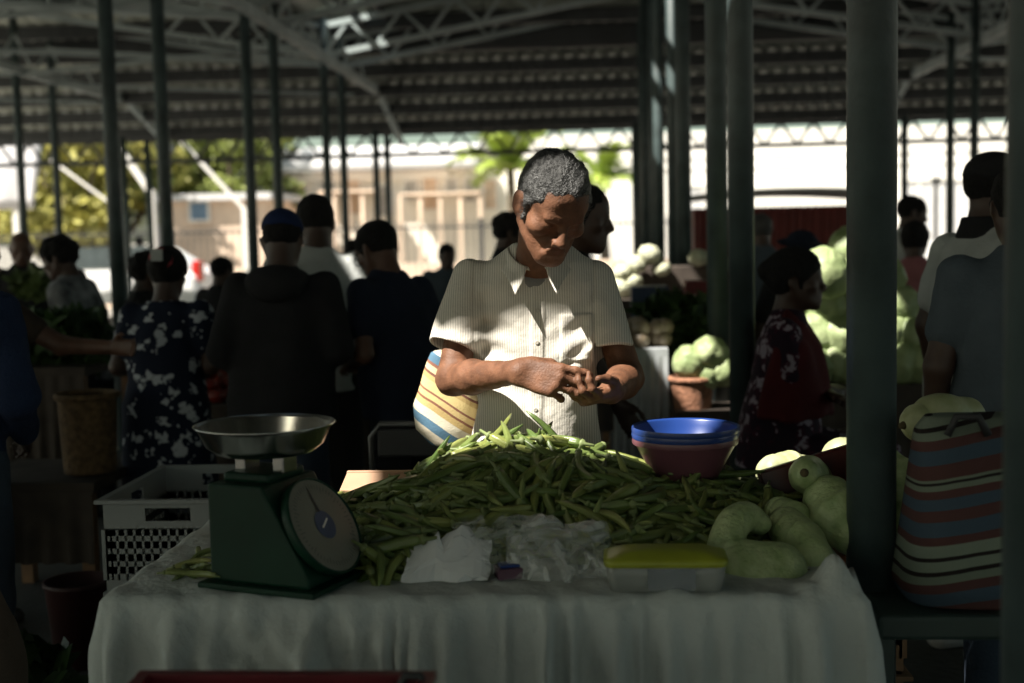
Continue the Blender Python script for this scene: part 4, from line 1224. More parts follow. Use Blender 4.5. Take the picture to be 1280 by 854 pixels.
# ---------------- okra heap
m_okra = mat('okra_skin', (0.090, 0.130, 0.030), rough=0.36, col2=(0.215, 0.265, 0.085), scale=5, bump=.12, bscale=140)
m_okst = mat('okra_stem', (0.16, 0.20, 0.075), rough=0.6, var=.2)
def per_object_tone(m, amount):
    n = m.node_tree.nodes; l = m.node_tree.links; b = n['Principled BSDF']; src = b.inputs['Base Color'].links[0].from_socket
    oi = n.new('ShaderNodeObjectInfo'); gm = n.new('ShaderNodeNewGeometry')
    ad = n.new('ShaderNodeMath'); ad.operation = 'ADD'; l.new(oi.outputs['Random'], ad.inputs[0]); l.new(gm.outputs['Random Per Island'], ad.inputs[1])
    fr = n.new('ShaderNodeMath'); fr.operation = 'FRACT'; l.new(ad.outputs[0], fr.inputs[0])
    cr = n.new('ShaderNodeValToRGB'); e = cr.color_ramp.elements
    e[0].color = (.55, .68, .6, 1); e[1].color = (1.55, 1.3, 1.25, 1); e.new(.5).color = (1, 1, 1, 1)
    mx = n.new('ShaderNodeMixRGB'); mx.blend_type = 'MULTIPLY'; mx.inputs[0].default_value = amount
    l.new(fr.outputs[0], cr.inputs['Fac']); l.new(src, mx.inputs[1]); l.new(cr.outputs['Color'], mx.inputs[2]); l.new(mx.outputs[0], b.inputs['Base Color'])
per_object_tone(m_okra, 1.0)
def okra_geo(L, r, bend, seed):
    rnd = random.Random(seed); pts = []; rad = []; n = 13
    for i in range(n):
        t = i / (n - 1)
        a = bend * (t - .25) ** 2 if t > .25 else 0
        pts.append(Vector((L * t - L * .5, L * a, L * .03 * math.sin(t * 4 + seed))))
        rad.append(r * (min(1, .62 + 3.2 * t) if t < .12 else (1 - (max(0, t - .45) / .55) ** 1.8 * .62)) if i < n - 1 else r * .14)
    for i in range(n): rad[i] = max(rad[i], r * .12)
    return pts, rad
def okra_mesh(L, r, bend, seed):
    pts, rad = okra_geo(L, r, bend, seed); b = MB()
    b.path(pts, rad, 15, sq=lambda a: 1 + .17 * math.cos(5 * a))
    b.m = 1
    q = pts[0]; b.path([q + Vector((.004, 0, 0)), q, q - Vector((.004, 0, 0)), q - Vector((.007, 0, 0)), q - Vector((.026, .002, .001))], [rad[0] * 1.0, r * .98, r * .85, r * .36, r * .28], 9)
    return b
variants = []
kinds = [(.130, .0096, .50, 1), (.150, .0100, .80, 2), (.112, .0106, .15, 3), (.160, .0094, 1.1, 4), (.138, .0102, -.65, 5), (.120, .0093, -1.25, 6), (.152, .0100, .35, 7)]
for L, r, bd, sd in kinds: variants.append(okra_mesh(L, r, bd, sd))
px_at = lambda px: on_z(px, 640, TZ + .1)
prof_c = [(380, .03), (420, .05), (455, .065), (510, .095), (560, .160), (600, .182), (650, .185), (690, .182), (720, .165), (770, .140), (830, .105), (900, .085), (945, .07), (985, .03)]
cxs = [at(p, 560, 2.98).x for p, h in prof_c]; chs = [h for p, h in prof_c]
frs = [(380, 2.47), (440, 2.44), (500, 2.46), (530, 2.53), (600, 2.60), (700, 2.66), (760, 2.56), (800, 2.545), (890, 2.55), (930, 2.70), (1000, 2.78)]
fx = [at(p, 640, 2.6).x for p, y in frs]; fy = [y for p, y in frs]
def heap(x, y):
    hc_ = float(np.interp(x, cxs, chs)); yf = float(np.interp(x, fx, fy)); yc = 2.98; yb = 3.10
    if x < cxs[0] - .03 or x > cxs[-1] + .06: return 0
    if y <= yf or y >= yb: return 0
    if y < yc: t = (y - yf) / (yc - yf); return hc_ * (math.sin(min(1, t) * math.pi / 2) ** .8)
    return hc_ * max(0, 1 - (y - yc) / (yb - yc)) ** .6
rnd = random.Random(77)
def okra_place(x, y, lift, big):
    e = .02; h = heap(x, y)
    n = Vector((-(heap(x + e, y) - heap(x - e, y)) / (2 * e), -(heap(x, y + e) - heap(x, y - e)) / (2 * e), 1))
    n.x = max(-1.2, min(1.2, n.x)); n.y = max(-1.4, min(1.4 if y < 2.96 else .15, n.y)); n.normalize()
    yaw = rnd.gauss(0, .75) + (math.pi if rnd.random() < .5 else 0)
    if rnd.random() < .3: yaw = rnd.uniform(0, 6.28)
    t = Vector((math.cos(yaw), math.sin(yaw), 0)); t = (t - n * t.dot(n)).normalized()
    t = (t + n * rnd.gauss(0, .15 if y < 2.9 else .05)).normalized(); bq = n.cross(t).normalized(); n2 = t.cross(bq)
    ro = Matrix.Rotation(rnd.uniform(-.45, .45) + (math.pi if rnd.random() < .5 else 0), 3, 'X')
    R3 = Matrix((t, bq, n2)).transposed() @ ro
    return Matrix.Translation((x, y, max(TZ + .013, TZ + h + lift))) @ R3.to_4x4() @ Matrix.Scale(rnd.uniform(.88, 1.2), 4)
def okra_obj(name, M, label, group, k=None):
    k = rnd.randrange(len(variants)) if k is None else k
    o = bpy.data.objects.new(name, okra_data[k]); COL.objects.link(o); o.matrix_world = M
    return tag(o, label, 'okra', group)
okra_data = []
for v_ in variants:
    o = v_.build('okra', [m_okra, m_okst], None, smooth=True); okra_data.append(o.data); bpy.data.objects.remove(o)
GO = 'okra pods heaped on the white cloth'; LO = 'ridged green okra pod lying in the big heap on the cloth'
spots = []; tries = 0
while len(spots) < 292 and tries < 60000:
    tries += 1
    x = rnd.uniform(cxs[0], cxs[-1] + .03); y = rnd.uniform(2.44, 3.08); h = heap(x, y)
    if h < .006: continue
    if y > 3.0 and rnd.random() < .5: continue
    if (x - sc_p.x) ** 2 + (y - sc_p.y) ** 2 < .03: continue
    dmin = .0225 if len(spots) < 230 else .014
    if any((x - a) ** 2 + ((y - b_) * 1.0) ** 2 < dmin ** 2 for a, b_ in spots): continue
    spots.append((x, y))
for i, (x, y) in enumerate(spots):
    okra_obj('okra', okra_place(x, y, .003 + rnd.uniform(0, .022), True), LO, GO)
# special ones that stand out of the heap
def okra_pose(p, d, k, s=1.0, roll=0):
    t = Vector(d).normalized(); up = Vector((0, -1, .2)); bq = up.cross(t).normalized(); n2 = t.cross(bq)
    return Matrix.Translation(p) @ (Matrix((t, bq, n2)).transposed() @ Matrix.Rotation(roll, 3, 'X')).to_4x4() @ Matrix.Scale(s, 4)
okra_obj('okra', okra_pose(at(707, 560, 2.98), (.10, 0, 1), 3, 1.0), 'curved okra pod standing upright against the striped shirt', GO, 3)
okra_obj('okra', okra_pose(at(681, 566, 2.99), (-.5, 0, .8), 1, .8, 2), 'pale okra pod leaning upright left of the standing curved pod', GO, 1)
okra_obj('okra', okra_pose(at(768, 592, 3.02), (.9, .1, .25), 5, 1.0, 1), 'pale sunlit okra pod curling off the heap just left of the bowls', GO, 5)
okra_obj('okra', okra_pose(at(648, 625, 2.72), (.55, -.3, -.75), 6, 1.05), 'straight okra pod slanting down the front of the heap', GO, 6)
LS = 'small okra pod lying left of the green scale'
for k in range(9):
    p = on_z(243 + rnd.uniform(-12, 22), 704 + rnd.uniform(-14, 14), TZ + .01 + .008 * (k % 3)); yaw = rnd.uniform(0, 6.28)
    okra_obj('okra', Matrix.Translation(p) @ Matrix.Rotation(yaw, 4, 'Z') @ Matrix.Rotation(rnd.uniform(-.3, .3), 4, 'Y') @ Matrix.Scale(.62, 4), LS, 'small okra pods left of the scale', k % 7)
# the pods further inside the heap
b = MB(); mi_v = [(np.array(v_.v), v_.f, v_.mi) for v_ in variants]
VV = []; FF = []; MI = []; base = 0
for i in range(2000):
    x = rnd.uniform(cxs[0], cxs[-1] + .03); y = rnd.uniform(2.46, 3.06)
    if heap(x, y) < .02 or (x - sc_p.x) ** 2 + (y - sc_p.y) ** 2 < .025: continue
    M = np.array(okra_place(x, y, -.002 - rnd.uniform(0, .022), False)); v_, f_, m_ = mi_v[i % 7]
    VV.append(v_ @ M[:3, :3].T + M[:3, 3]); FF += [tuple(q + base for q in f) for f in f_]; MI += m_; base += len(v_)
def core(u, v):
    x = cxs[0] + (cxs[-1] + .06 - cxs[0]) * u; y = 2.44 + .68 * v
    return (x, y, TZ - .004 + max(0, heap(x, y) - .032))
b.grid(core, 60, 30); VV.append(np.array(b.v)); FF += [tuple(q + base for q in f) for f in b.f]; MI += [0] * len(b.f)
me = bpy.data.meshes.new('okra_heap'); me.from_pydata(np.concatenate(VV).tolist(), [], FF); me.materials.append(m_okra); me.materials.append(m_okst)
me.polygons.foreach_set('material_index', MI); me.polygons.foreach_set('use_smooth', [True] * len(FF))
oh = bpy.data.objects.new('okra_heap', me); COL.objects.link(oh); set_origin(oh, TP(TW / 2, .4, TZ))
tag(oh, 'inner mass of green okra under the top pods of the heap', 'okra heap', None, 'stuff')

# ---------------- gourds and squash
m_gourd = mat('gourd_skin', (0.27, 0.36, 0.15), rough=0.40, col2=(0.46, 0.54, 0.28), scale=28, bump=.4, bscale=70, detail=8)
m_gourdp = mat('pale_gourd_skin', (0.30, 0.33, 0.16), rough=0.45, col2=(0.44, 0.46, 0.27), scale=22, bump=.15, bscale=30, detail=8)
m_scar = mat('stem_scar', (0.10, 0.075, 0.035), rough=.9, var=.3)
GG = 'gourds on the right end of the table'
def gourd(label, pts, rad, m=None, stem=None, name='gourd', cat='gourd', seed=0, wob=.02):
    b = MB(); P = [Vector(p) for p in pts]
    Q = []; Rr = []; n = 34                              # smooth curve through the points
    for i in range(n):
        t = i / (n - 1) * (len(P) - 1); k = min(int(t), len(P) - 2); f = t - k
        p0, p1, p2, p3 = P[max(k - 1, 0)], P[k], P[k + 1], P[min(k + 2, len(P) - 1)]
        Q.append(.5 * ((2 * p1) + (p2 - p0) * f + (2 * p0 - 5 * p1 + 4 * p2 - p3) * f * f + (3 * p1 - p0 - 3 * p2 + p3) * f ** 3))
        r = rad[k] + (rad[k + 1] - rad[k]) * (3 * f * f - 2 * f ** 3); Rr.append(r)
    # round both ends off
    L = [0]
    for i in range(1, n): L.append(L[-1] + (Q[i] - Q[i - 1]).length)
    t0 = (Q[1] - Q[0]).normalized(); t1 = (Q[-1] - Q[-2]).normalized()
    pre = [(Q[0] - t0 * rad[0] * math.sin(a), rad[0] * math.cos(a)) for a in (1.5, 1.3, 1.05, .8, .5, .25)]
    post = [(Q[-1] + t1 * rad[-1] * math.sin(a), rad[-1] * math.cos(a)) for a in (.25, .5, .8, 1.05, 1.3, 1.5)]
    allp = [p for p, r in pre] + Q + [p for p, r in post]; allr = [r for p, r in pre] + Rr + [r for p, r in post]
    b.path(allp, [r * (1 + wob * math.sin(i * .5 + seed)) for i, r in enumerate(allr)], 28, sq=lambda a: 1 + .018 * math.sin(3 * a + seed) + .01 * math.sin(7 * a))
    c = sum(P, Vector()) / len(P)
    root = empty(name, (c.x, c.y, min((p.z - r) for p, r in zip(P, rad))), label, cat, GG)
    b.build('rind', m or m_gourd, root, smooth=True)
    if stem is not None:
        e, t = (Q[0] - t0 * rad[0], -t0) if stem == 0 else (Q[-1] + t1 * rad[-1], t1)
        s = MB(); s.path([e - t * .006, e + t * .003, e + t * .010], [.011, .009, .006], 10); s.build('stem', m_scar, root, smooth=True)
    return root
lay = lambda px, py, r: on_z(px, py, TZ + r)              # centre of something of radius r lying on the cloth
gourd('curved pale green gourd bent like a hook at the table front', [at(950, 654, 2.68), at(932, 646, 2.66), at(914, 660, 2.62), at(911, 688, 2.58), at(936, 709, 2.55), at(974, 714, 2.545)], [.024, .032, .036, .042, .056, .056], stem=1, seed=1)
gourd('oval green gourd lying right beside the hook shaped gourd', [at(984, 658, 2.72), at(1000, 678, 2.67), at(1014, 698, 2.62)], [.043, .052, .046], stem=1, seed=2)
gourd('round ended gourd facing the viewer on top with its stem scar', [at(1007, 592, 2.82), at(1011, 594, 2.90), at(1018, 598, 3.00)], [.034, .044, .042], stem=0, seed=3, m=m_gourd)
gourd('largest green gourd leaning against the near grey post', [at(1036, 626, 2.80), at(1050, 645, 2.77), at(1066, 662, 2.74)], [.056, .078, .058], seed=4)
gourd('green gourd half hidden between the near post and the striped bag', [at(1100, 590, 2.95), at(1118, 612, 2.92), at(1130, 640, 2.9)], [.06, .078, .06], seed=5)
gourd('small green gourd wedged low between the round ended and oval ones', [at(975, 640, 2.80), at(992, 648, 2.76)], [.034, .038], seed=6)
gourd('pale mottled squash resting above the striped bag', [at(1150, 528, 3.02), at(1172, 524, 3.04), at(1205, 522, 3.08)], [.046, .062, .05], m_gourdp, stem=0, name='squash', cat='squash', seed=7)
gourd('pale sunlit gourd with bright top behind the dark red tray', [at(970, 592, 3.16), at(985, 594, 3.18), at(1005, 594, 3.2)], [.05, .062, .05], m_gourdp, seed=8)
gourd('small pale sunlit gourd at the low left end of the red tray', [at(922, 612, 3.10), at(938, 614, 3.12)], [.026, .03], m_gourdp, seed=9)
gourd('pale sunlit gourd at the high right end of the red tray', [at(1052, 572, 3.2), at(1075, 576, 3.2)], [.05, .055], m_gourdp, seed=10)
# dark red tray that leans over the gourds
m_tray = mat('dark_red_plastic', (0.10, 0.012, 0.010), rough=0.35, var=.15)
t0_, t1_ = at(950, 592, 3.03), at(1080, 553, 3.03)
ax = (t1_ - t0_).normalized(); up_ = Vector((0, .12, 1)); up_ = (up_ - ax * up_.dot(ax)).normalized(); nn = ax.cross(up_); Rt = Matrix((ax, up_, nn)).transposed()
cT = (t0_ + t1_) / 2 - up_ * .055
b = MB(); Lx = (t1_ - t0_).length
b.box(cT, (Lx, .11, .006), Rt)
for s_ in (-1, 1):
    b.box(cT + up_ * s_ * .057 - nn * .014, (Lx + .012, .006, .034), Rt); b.box(cT + ax * s_ * (Lx / 2 + .003) - nn * .014, (.006, .11, .034), Rt)
tr = b.build('plastic_tray', m_tray, None, bevel=.002); set_origin(tr, cT - Vector((0, 0, .06))); tag(tr, 'dark red plastic tray tilted behind the gourds', 'tray')
# crate under the gourds behind the table so that the pile rests on something
def crate(name, c, size, m, label, cat='crate', group=None, slots=(9, 4), rz=0, handle=True, parent_kind=None):
    L, W_, Hh = size; root = empty(name, c, label, cat, group, rz)
    def wall(length, horizontal):
        b = MB(); nx, nz_ = slots; t = .005; z0 = .03; z1 = Hh - (.085 if handle else .04)
        P = (lambda u, z: (u, 0, z)) if horizontal else (lambda u, z: (0, u, z))
        S_ = (lambda du, dz: (du, t, dz)) if horizontal else (lambda du, dz: (t, du, dz))
        b.box(P(0, z0 / 2), S_(length, z0))
        for k in range(nz_):
            zz = z0 + (z1 - z0) * (k + .8) / nz_; b.box(P(0, zz), S_(length, (z1 - z0) / nz_ * .58))
        ncol = nx if horizontal else max(3, int(nx * W_ / L))
        for k in range(ncol + 1): b.box(P(-length / 2 + length * k / ncol, (z0 + z1) / 2), S_(length / ncol * .70, z1 - z0 - .0006))
        for sg in (-1, 1): b.box(P(sg * length * .47, (z0 + z1) / 2), S_(length * .06, z1 - z0 - .001))
        zt = Hh
        if handle:
            hw = .13 if horizontal else .1
            for sg in (-1, 1): b.box(P(sg * (length / 4 + hw / 4), (z1 + zt) / 2), S_(length / 2 - hw / 2, zt - z1))
            b.box(P(0, zt - .012), S_(hw, .024)); b.box(P(0, z1 + .012), S_(hw, .024))
        else: b.box(P(0, (z1 + zt) / 2), S_(length, zt - z1))
        return b
    for s_ in (-1, 1):
        b = wall(L, True); b.v = [(x, y + s_ * W_ / 2, z) for x, y, z in b.v]; b.build('side_wall', m, root, local=True)
        b = wall(W_ - .01, False); b.v = [(x + s_ * L / 2, y, z) for x, y, z in b.v]; b.build('end_wall', m, root, local=True)
    b = MB(); b.box((0, 0, .006), (L - .01, W_ - .01, .008)); b.build('floor_panel', m, root, local=True)
    b = MB()
    for s_ in (-1, 1):
        b.box((0, s_ * (W_ / 2 + .008), Hh - .004), (L + .04, .022, .012)); b.box((s_ * (L / 2 + .008), 0, Hh - .0045), (.022, W_ + .004, .012))
    b.build('rim', m, root, local=True, bevel=.002)
    return root
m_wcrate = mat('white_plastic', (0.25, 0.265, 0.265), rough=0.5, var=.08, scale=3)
m_rcrate = mat('red_plastic', (0.16, 0.014, 0.02), rough=0.4, var=.15)
m_gcrate = mat('green_plastic', (0.03, 0.05, 0.045), rough=0.5, var=.15)
cc = at(255, 608, 3.62)
cxx = at(124, 620, 3.46).x + .195
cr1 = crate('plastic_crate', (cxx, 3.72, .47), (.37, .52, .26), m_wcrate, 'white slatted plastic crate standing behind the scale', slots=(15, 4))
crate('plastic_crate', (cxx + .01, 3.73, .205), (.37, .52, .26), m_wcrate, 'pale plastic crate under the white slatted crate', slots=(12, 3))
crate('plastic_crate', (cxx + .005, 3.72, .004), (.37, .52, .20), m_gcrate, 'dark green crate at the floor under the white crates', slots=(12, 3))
ck = at(1090, 700, 3.05)
crate('plastic_crate', (ck.x - .10, 3.12, .42), (.30, .34, .30), m_wood, 'dark brown crate behind the near post carrying the gourds', slots=(12, 3))
crate('plastic_crate', (ck.x - .10, 3.12, .01), (.30, .34, .40), m_wood, 'dark brown crate on the floor below the gourd crate', slots=(12, 3))

# ---------------- plastic bowls
def bowl(name, c, r, h, m, label, grp=None):
    root = empty(name, c, label, 'bowl', grp)
    pr = [(.0005, .0), (r * .52, 0), (r * .56, .004), (r * .80, h * .55), (r * .95, h - .016), (r * .965, h - .012), (r * 1.0, h - .011), (r * 1.003, h), (r * .985, h + .001), (r * .955, h - .004), (r * .935, h - .016), (r * .785, h * .55), (r * .545, .007), (.0005, .004)]
    b = MB(); b.lathe(pr, (0, 0, 0), 64, False, False); b.build('shell', m, root, local=True, smooth=True)
    b = MB(); b.lathe([(r * 1.003, h - .012), (r * 1.012, h - .006), (r * 1.003, h + .0015)], (0, 0, 0), 64, False, False); b.build('rim', m, root, local=True, smooth=True)
    return root
m_bblue = mat('blue_plastic', (0.015, 0.045, 0.20), rough=0.3, var=.06)
m_pink = mat('pink_plastic', (0.17, 0.065, 0.085), rough=0.35, var=.08, trans=.15)
bc = at(857, 604, 2.97)
GB = 'plastic bowls nested on the okra'
bz = bc.z
bowl('plastic_bowl', (bc.x, 2.97, bz), .122, .108, m_pink, 'dusky pink plastic bowl at the bottom of the nested stack', GB)
bowl('plastic_bowl', (bc.x, 2.97, bz + .016), .123, .106, m_bblue, 'blue plastic bowl in the middle of the nested stack', GB)
bowl('plastic_bowl', (bc.x + .001, 2.968, bz + .029), .124, .106, m_bblue, 'blue plastic bowl topmost in the nested stack', GB)

# ---------------- papers, bags and tub along the front edge
def alpha_mat(name, col, alpha, rough=.15, bump=.8, bscale=40):
    m = mat(name, col, rough=rough, var=.1, bump=bump, bscale=bscale, spec=.6)
    m.node_tree.nodes['Principled BSDF'].inputs['Alpha'].default_value = alpha
    return m
m_paper = mat('white_paper', (0.72, 0.74, 0.76), rough=.9, var=.05)
def film_mat(name, lo, hi, tint):
    m = bpy.data.materials.new(name); m.use_nodes = True; n = m.node_tree.nodes; l = m.node_tree.links
    b = n['Principled BSDF']; b.inputs['Base Color'].default_value = (*tint, 1); b.inputs['Roughness'].default_value = .08; b.inputs['Specular IOR Level'].default_value = 1.0
    tc = n.new('ShaderNodeTexCoord'); nz = n.new('ShaderNodeTexNoise'); nz.inputs['Scale'].default_value = 12; nz.inputs['Detail'].default_value = 5; nz.inputs['Distortion'].default_value = 1.5
    l.new(tc.outputs['Object'], nz.inputs['Vector'])
    cr = n.new('ShaderNodeMapRange'); cr.inputs[1].default_value = .4; cr.inputs[2].default_value = .68; cr.inputs[3].default_value = lo; cr.inputs[4].default_value = hi
    l.new(nz.outputs['Fac'], cr.inputs[0]); l.new(cr.outputs[0], b.inputs['Alpha'])
    bp = n.new('ShaderNodeBump'); bp.inputs['Strength'].default_value = .9; bp.inputs['Distance'].default_value = .012; l.new(nz.outputs['Fac'], bp.inputs['Height']); l.new(bp.outputs['Normal'], b.inputs['Normal'])
    return m
m_film = film_mat('clear_film', .10, .62, (.82, .86, .86)); m_film2 = film_mat('thin_clear_film', .02, .30, (.7, .75, .72))
def crumple(name, c, L, W_, Hh, m, label, cat, seed, tilt=0.0, n=26, edge=.3, flat=False):
    def fn(u, v):
        x = (u - .5) * L; y = (v - .5) * W_
        q = Vector((u * 3.1 + seed, v * 2.6 - seed, seed * .7))
        h = abs(mnoise.noise(q)) * 1.3 + .55 * abs(mnoise.noise(q * 2.1)) + .25 * abs(mnoise.noise(q * 4.7))
        e = 1 + edge * .25 * mnoise.noise(Vector((u * 4, v * 4, seed + 9)))
        dome = (math.sin(math.pi * min(1, max(0, u))) * math.sin(math.pi * min(1, max(0, v)))) ** .45
        return (c[0] + x * e, c[1] + y * e + .04 * h, c[2] + Hh * h * dome + max(0, tilt * (v)) + .001)
    b = MB(); b.grid(fn, n, n); o = b.build(name, m, None, smooth=not flat, solid=.0006)
    set_origin(o, c); return tag(o, label, cat)
z0 = TZ + .004
p = on_z(556, 730, z0); crumple('crumpled_paper', (p.x, p.y + .045, z0), .17, .10, .045, m_paper, 'crumpled white paper sheet at the front edge of the cloth', 'paper', 3.3, tilt=.06, flat=True, n=11)
p = on_z(695, 730, z0); crumple('plastic_bag', (p.x, p.y + .06, z0), .21, .13, .055, m_film, 'crumpled milky plastic bag in front of the okra', 'plastic bag', 7.7, tilt=.085, n=18, flat=False)
p = on_z(640, 690, z0 + .05); crumple('plastic_bag', (p.x, p.y + .03, z0 + .01), .26, .12, .06, m_film2, 'clear crinkled plastic film between the paper and the okra', 'plastic bag', 1.9, tilt=.07, n=40)
p = on_z(634, 722, TZ + .012)
b = MB(); b.box((p.x, p.y + .03, TZ + .016), (.05, .05, .022), Matrix.Rotation(.3, 3, 'Z')); b.m = 1; b.box((p.x + .001, p.y + .0295, TZ + .030), (.04, .035, .006), Matrix.Rotation(.3, 3, 'Z'))
o = b.build('small_packet', [mat('purple_wrapper', (.09, .04, .07), .5), m_bblue], None, bevel=.005); set_origin(o, (p.x, p.y + .03, TZ + .005)); tag(o, 'small purple and blue packet beside the crumpled paper', 'packet')
# clear tub with yellow green lid
pa, pb_ = on_z(757, 744, TZ), on_z(910, 744, TZ); Lt = (pb_ - pa).length; ct = (pa + pb_) / 2 + Vector((0, .052, .003))
tub = empty('plastic_tub', ct, 'clear plastic tub with bulging yellow green lid', 'tub')
def rrect(a, b_, r, z, k=6):
    out = []
    for cx, cy, s0 in ((a - r, b_ - r, 0), (-a + r, b_ - r, 1), (-a + r, -b_ + r, 2), (a - r, -b_ + r, 3)):
        for i in range(k): an = (s0 + i / (k - 1)) * math.pi / 2; out.append(Vector((cx + r * math.cos(an), cy + r * math.sin(an), z)))
    return out
b = MB(); b.rings([rrect(Lt * .46, .045, .02, 0), rrect(Lt * .485, .049, .02, .03), rrect(Lt * .5, .052, .02, .056)], True, False)
b.build('box', alpha_mat('frosted_plastic', (.42, .44, .42), .55, .3, .1), tub, local=True, smooth=True, solid=.0015)
m_lid = mat('yellow_green_plastic', (0.30, 0.33, 0.03), rough=.35, var=.12, scale=12)
b = MB(); b.rings([rrect(Lt * .505, .056, .02, .050), rrect(Lt * .512, .058, .022, .056), rrect(Lt * .51, .057, .022, .062), rrect(Lt * .46, .05, .02, .066), rrect(Lt * .36, .038, .018, .074), rrect(Lt * .2, .02, .01, .078)], False, True); b.build('lid', m_lid, tub, local=True, smooth=True)
b = MB(); b.box((.01, -.0520, .026), (.09, .0006, .04)); b.build('sticker', alpha_mat('dim_sticker', (.3, .33, .36), .5), tub, local=True)
# sunlit wooden board at the back left of the heap
bp_ = at(472, 604, 3.06)
b = MB(); b.box(bp_, (.17, .10, .012), Matrix.Rotation(RAD(14), 3, 'X')); b.box(bp_ + Vector((0, .05, .012)), (.17, .012, .02)); o = b.build('wooden_tray', mat('pale_wood', (.42, .26, .17), .7, .12), None, bevel=.003)
set_origin(o, bp_); tag(o, 'pale pinkish wooden tray catching the sun at the back left of the heap', 'tray')
# red crates right in front of the camera
rq = at(355, 846, 1.86)
for k, lb in enumerate(('red plastic crate on the floor of the foreground stack', 'red plastic crate in the middle of the foreground stack', 'red plastic crate topmost of the blurred foreground stack')):
    cr_ = crate('plastic_crate', (rq.x, 1.72, rq.z - .9 + .3 * k + .004), (.42, .28, .298), m_rcrate, lb, slots=(10, 3))
b = MB(); q = at(515, 850, 1.84); b.path([q + Vector((-.018, 0, -.05)), q + Vector((-.018, 0, -.01)), q + Vector((-.01, 0, .006)), q + Vector((.012, 0, .006)), q + Vector((.02, 0, -.012)), q + Vector((.02, 0, -.06))], .007, 10)
o = b.build('hook', m_iron, None, smooth=True); set_origin(o, q); tag(o, 'black hook hanging on the red foreground crate', 'hook')

# ------------------------------------------------------------------ bags, seats and the stalls behind
bag_stops = [(0, (.62, .56, .44)), (.13, (.085, .17, .25)), (.25, (.62, .58, .46)), (.36, (.46, .34, .15)), (.44, (.20, .09, .06)), (.47, (.55, .42, .2)), (.54, (.22, .10, .07)), (.57, (.58, .46, .22)), (.68, (.46, .34, .15)), (.74, (.18, .08, .06)), (.77, (.6, .5, .3)), (.84, (.22, .10, .07)), (.88, (.085, .17, .25))]
m_bag1 = ramp_mat('woven_stripes_yellow', bag_stops, period=.21, tilt=(.55, 0, .835), wobble=.02, rough=.8)
bs2 = [(0, (.085, .040, .038)), (.10, (.05, .078, .11)), (.20, (.085, .040, .038)), (.27, (.16, .19, .15)), (.33, (.02, .015, .015)), (.36, (.19, .225, .18)), (.43, (.02, .015, .015)), (.46, (.19, .225, .18)), (.54, (.085, .040, .038)), (.60, (.05, .078, .11)), (.70, (.085, .040, .038)), (.78, (.05, .078, .11)), (.86, (.085, .040, .038)), (.92, (.16, .19, .15)), (.96, (.02, .015, .015)), (.98, (.16, .19, .15))]
m_bag2 = ramp_mat('woven_stripes_red_blue', bs2, period=.27, axis=2, wobble=.012, rough=.85, tilt=(-.2, 0, 1))
# tote hanging from the grey haired man's arm
q = at(556, 500, 3.44)
D = Sdf((q.x - .16, 3.28, .72), (q.x + .18, 3.62, 1.24), .006)
D.tower([(at(0, 566, 3.4).z, q.x + .02, 3.46, .062, .05), (at(0, 545, 3.4).z, q.x + .01, 3.45, .088, .050), (at(0, 515, 3.4).z, q.x + .005, 3.445, .088, .048), (at(0, 475, 3.4).z, q.x + .015, 3.44, .068, .038), (at(0, 450, 3.4).z, q.x + .025, 3.43, .055, .03)], 0)
D.warp(lambda x, y, z: .004 * wav(x, y, z, 9, 6, 34, (1, 1, .6)))
tt = empty('tote_bag', (q.x, 3.45, float(at(0, 566, 3.4).z)), 'yellow brown and blue striped woven tote hanging at the striped shirt elbow', 'bag')
D.build('pouch', m_bag1, tt, 1, Matrix.Translation(-Vector(tt.location)))
b = MB(); b.path([(q.x + .0, 3.43, at(0, 455, 3.4).z), (q.x + .03, 3.42, at(0, 420, 3.4).z), (q.x + .07, 3.42, at(0, 400, 3.4).z)], [.012, .009, .009], 8)
b.build('strap', m_bag1, tt, smooth=True)
# striped bag on the stool at right
q = at(1192, 640, 2.62)
zb = at(1180, 742, 2.62).z; ztp = at(1200, 520, 2.62).z
D = Sdf((q.x - .18, 2.42, zb - .03), (q.x + .22, 2.84, ztp + .05), .006)
hh_ = ztp - zb
D.tower([(zb, q.x + .035, 2.63, .145, .12), (zb + .03, q.x + .035, 2.63, .155, .13), (zb + hh_ * .35, q.x + .035, 2.63, .138, .12), (zb + hh_ * .7, q.x + .04, 2.63, .125, .095), (zb + hh_ * .92, q.x + .045, 2.64, .118, .06), (zb + hh_, q.x + .05, 2.65, .10, .03)], 0, p=3.0)
D.warp(lambda x, y, z: .005 * wav(x, y, z, 19, 6, 24, (1, 1, .6)))
sb = empty('shopping_bag', (q.x + .035, 2.63, zb), 'red blue and green striped cloth bag standing on the green stool', 'bag')
D.build('pouch', m_bag2, sb, 2, Matrix.Translation(-Vector(sb.location)))
b = MB(); q2 = at(1200, 524, 2.6); b.path([q2 + Vector((-.03, -.02, -.03)), q2 + Vector((-.012, -.02, .008)), q2 + Vector((.03, -.02, .008)), q2 + Vector((.05, -.02, -.03))], .008, 8); b.build('handle', m_iron, sb, smooth=True)
st = empty('low_stool', (q.x + .03, 2.63, 0), 'dark green plastic stool under the striped cloth bag', 'stool')
b = MB(); b.box((q.x + .01, 2.63, zb - .03), (.38, .30, .05)); b.build('seat', m_gcrate, st, bevel=.01)
for sx in (-1, 1):
    b = MB(); b.box((q.x + .0 + sx * .16, 2.63, zb - .085), (.02, .26, .06)); b.build('apron', m_gcrate, st)
for sx in (-1, 1):
    for sy in (-1, 1):
        b = MB(); b.bar((q.x + .0 + sx * .16, 2.63 + sy * .12, zb - .055), (q.x + .0 + sx * .175, 2.63 + sy * .135, 0), .03); b.build('leg', m_gcrate if sx < 0 else m_wcrate, st)
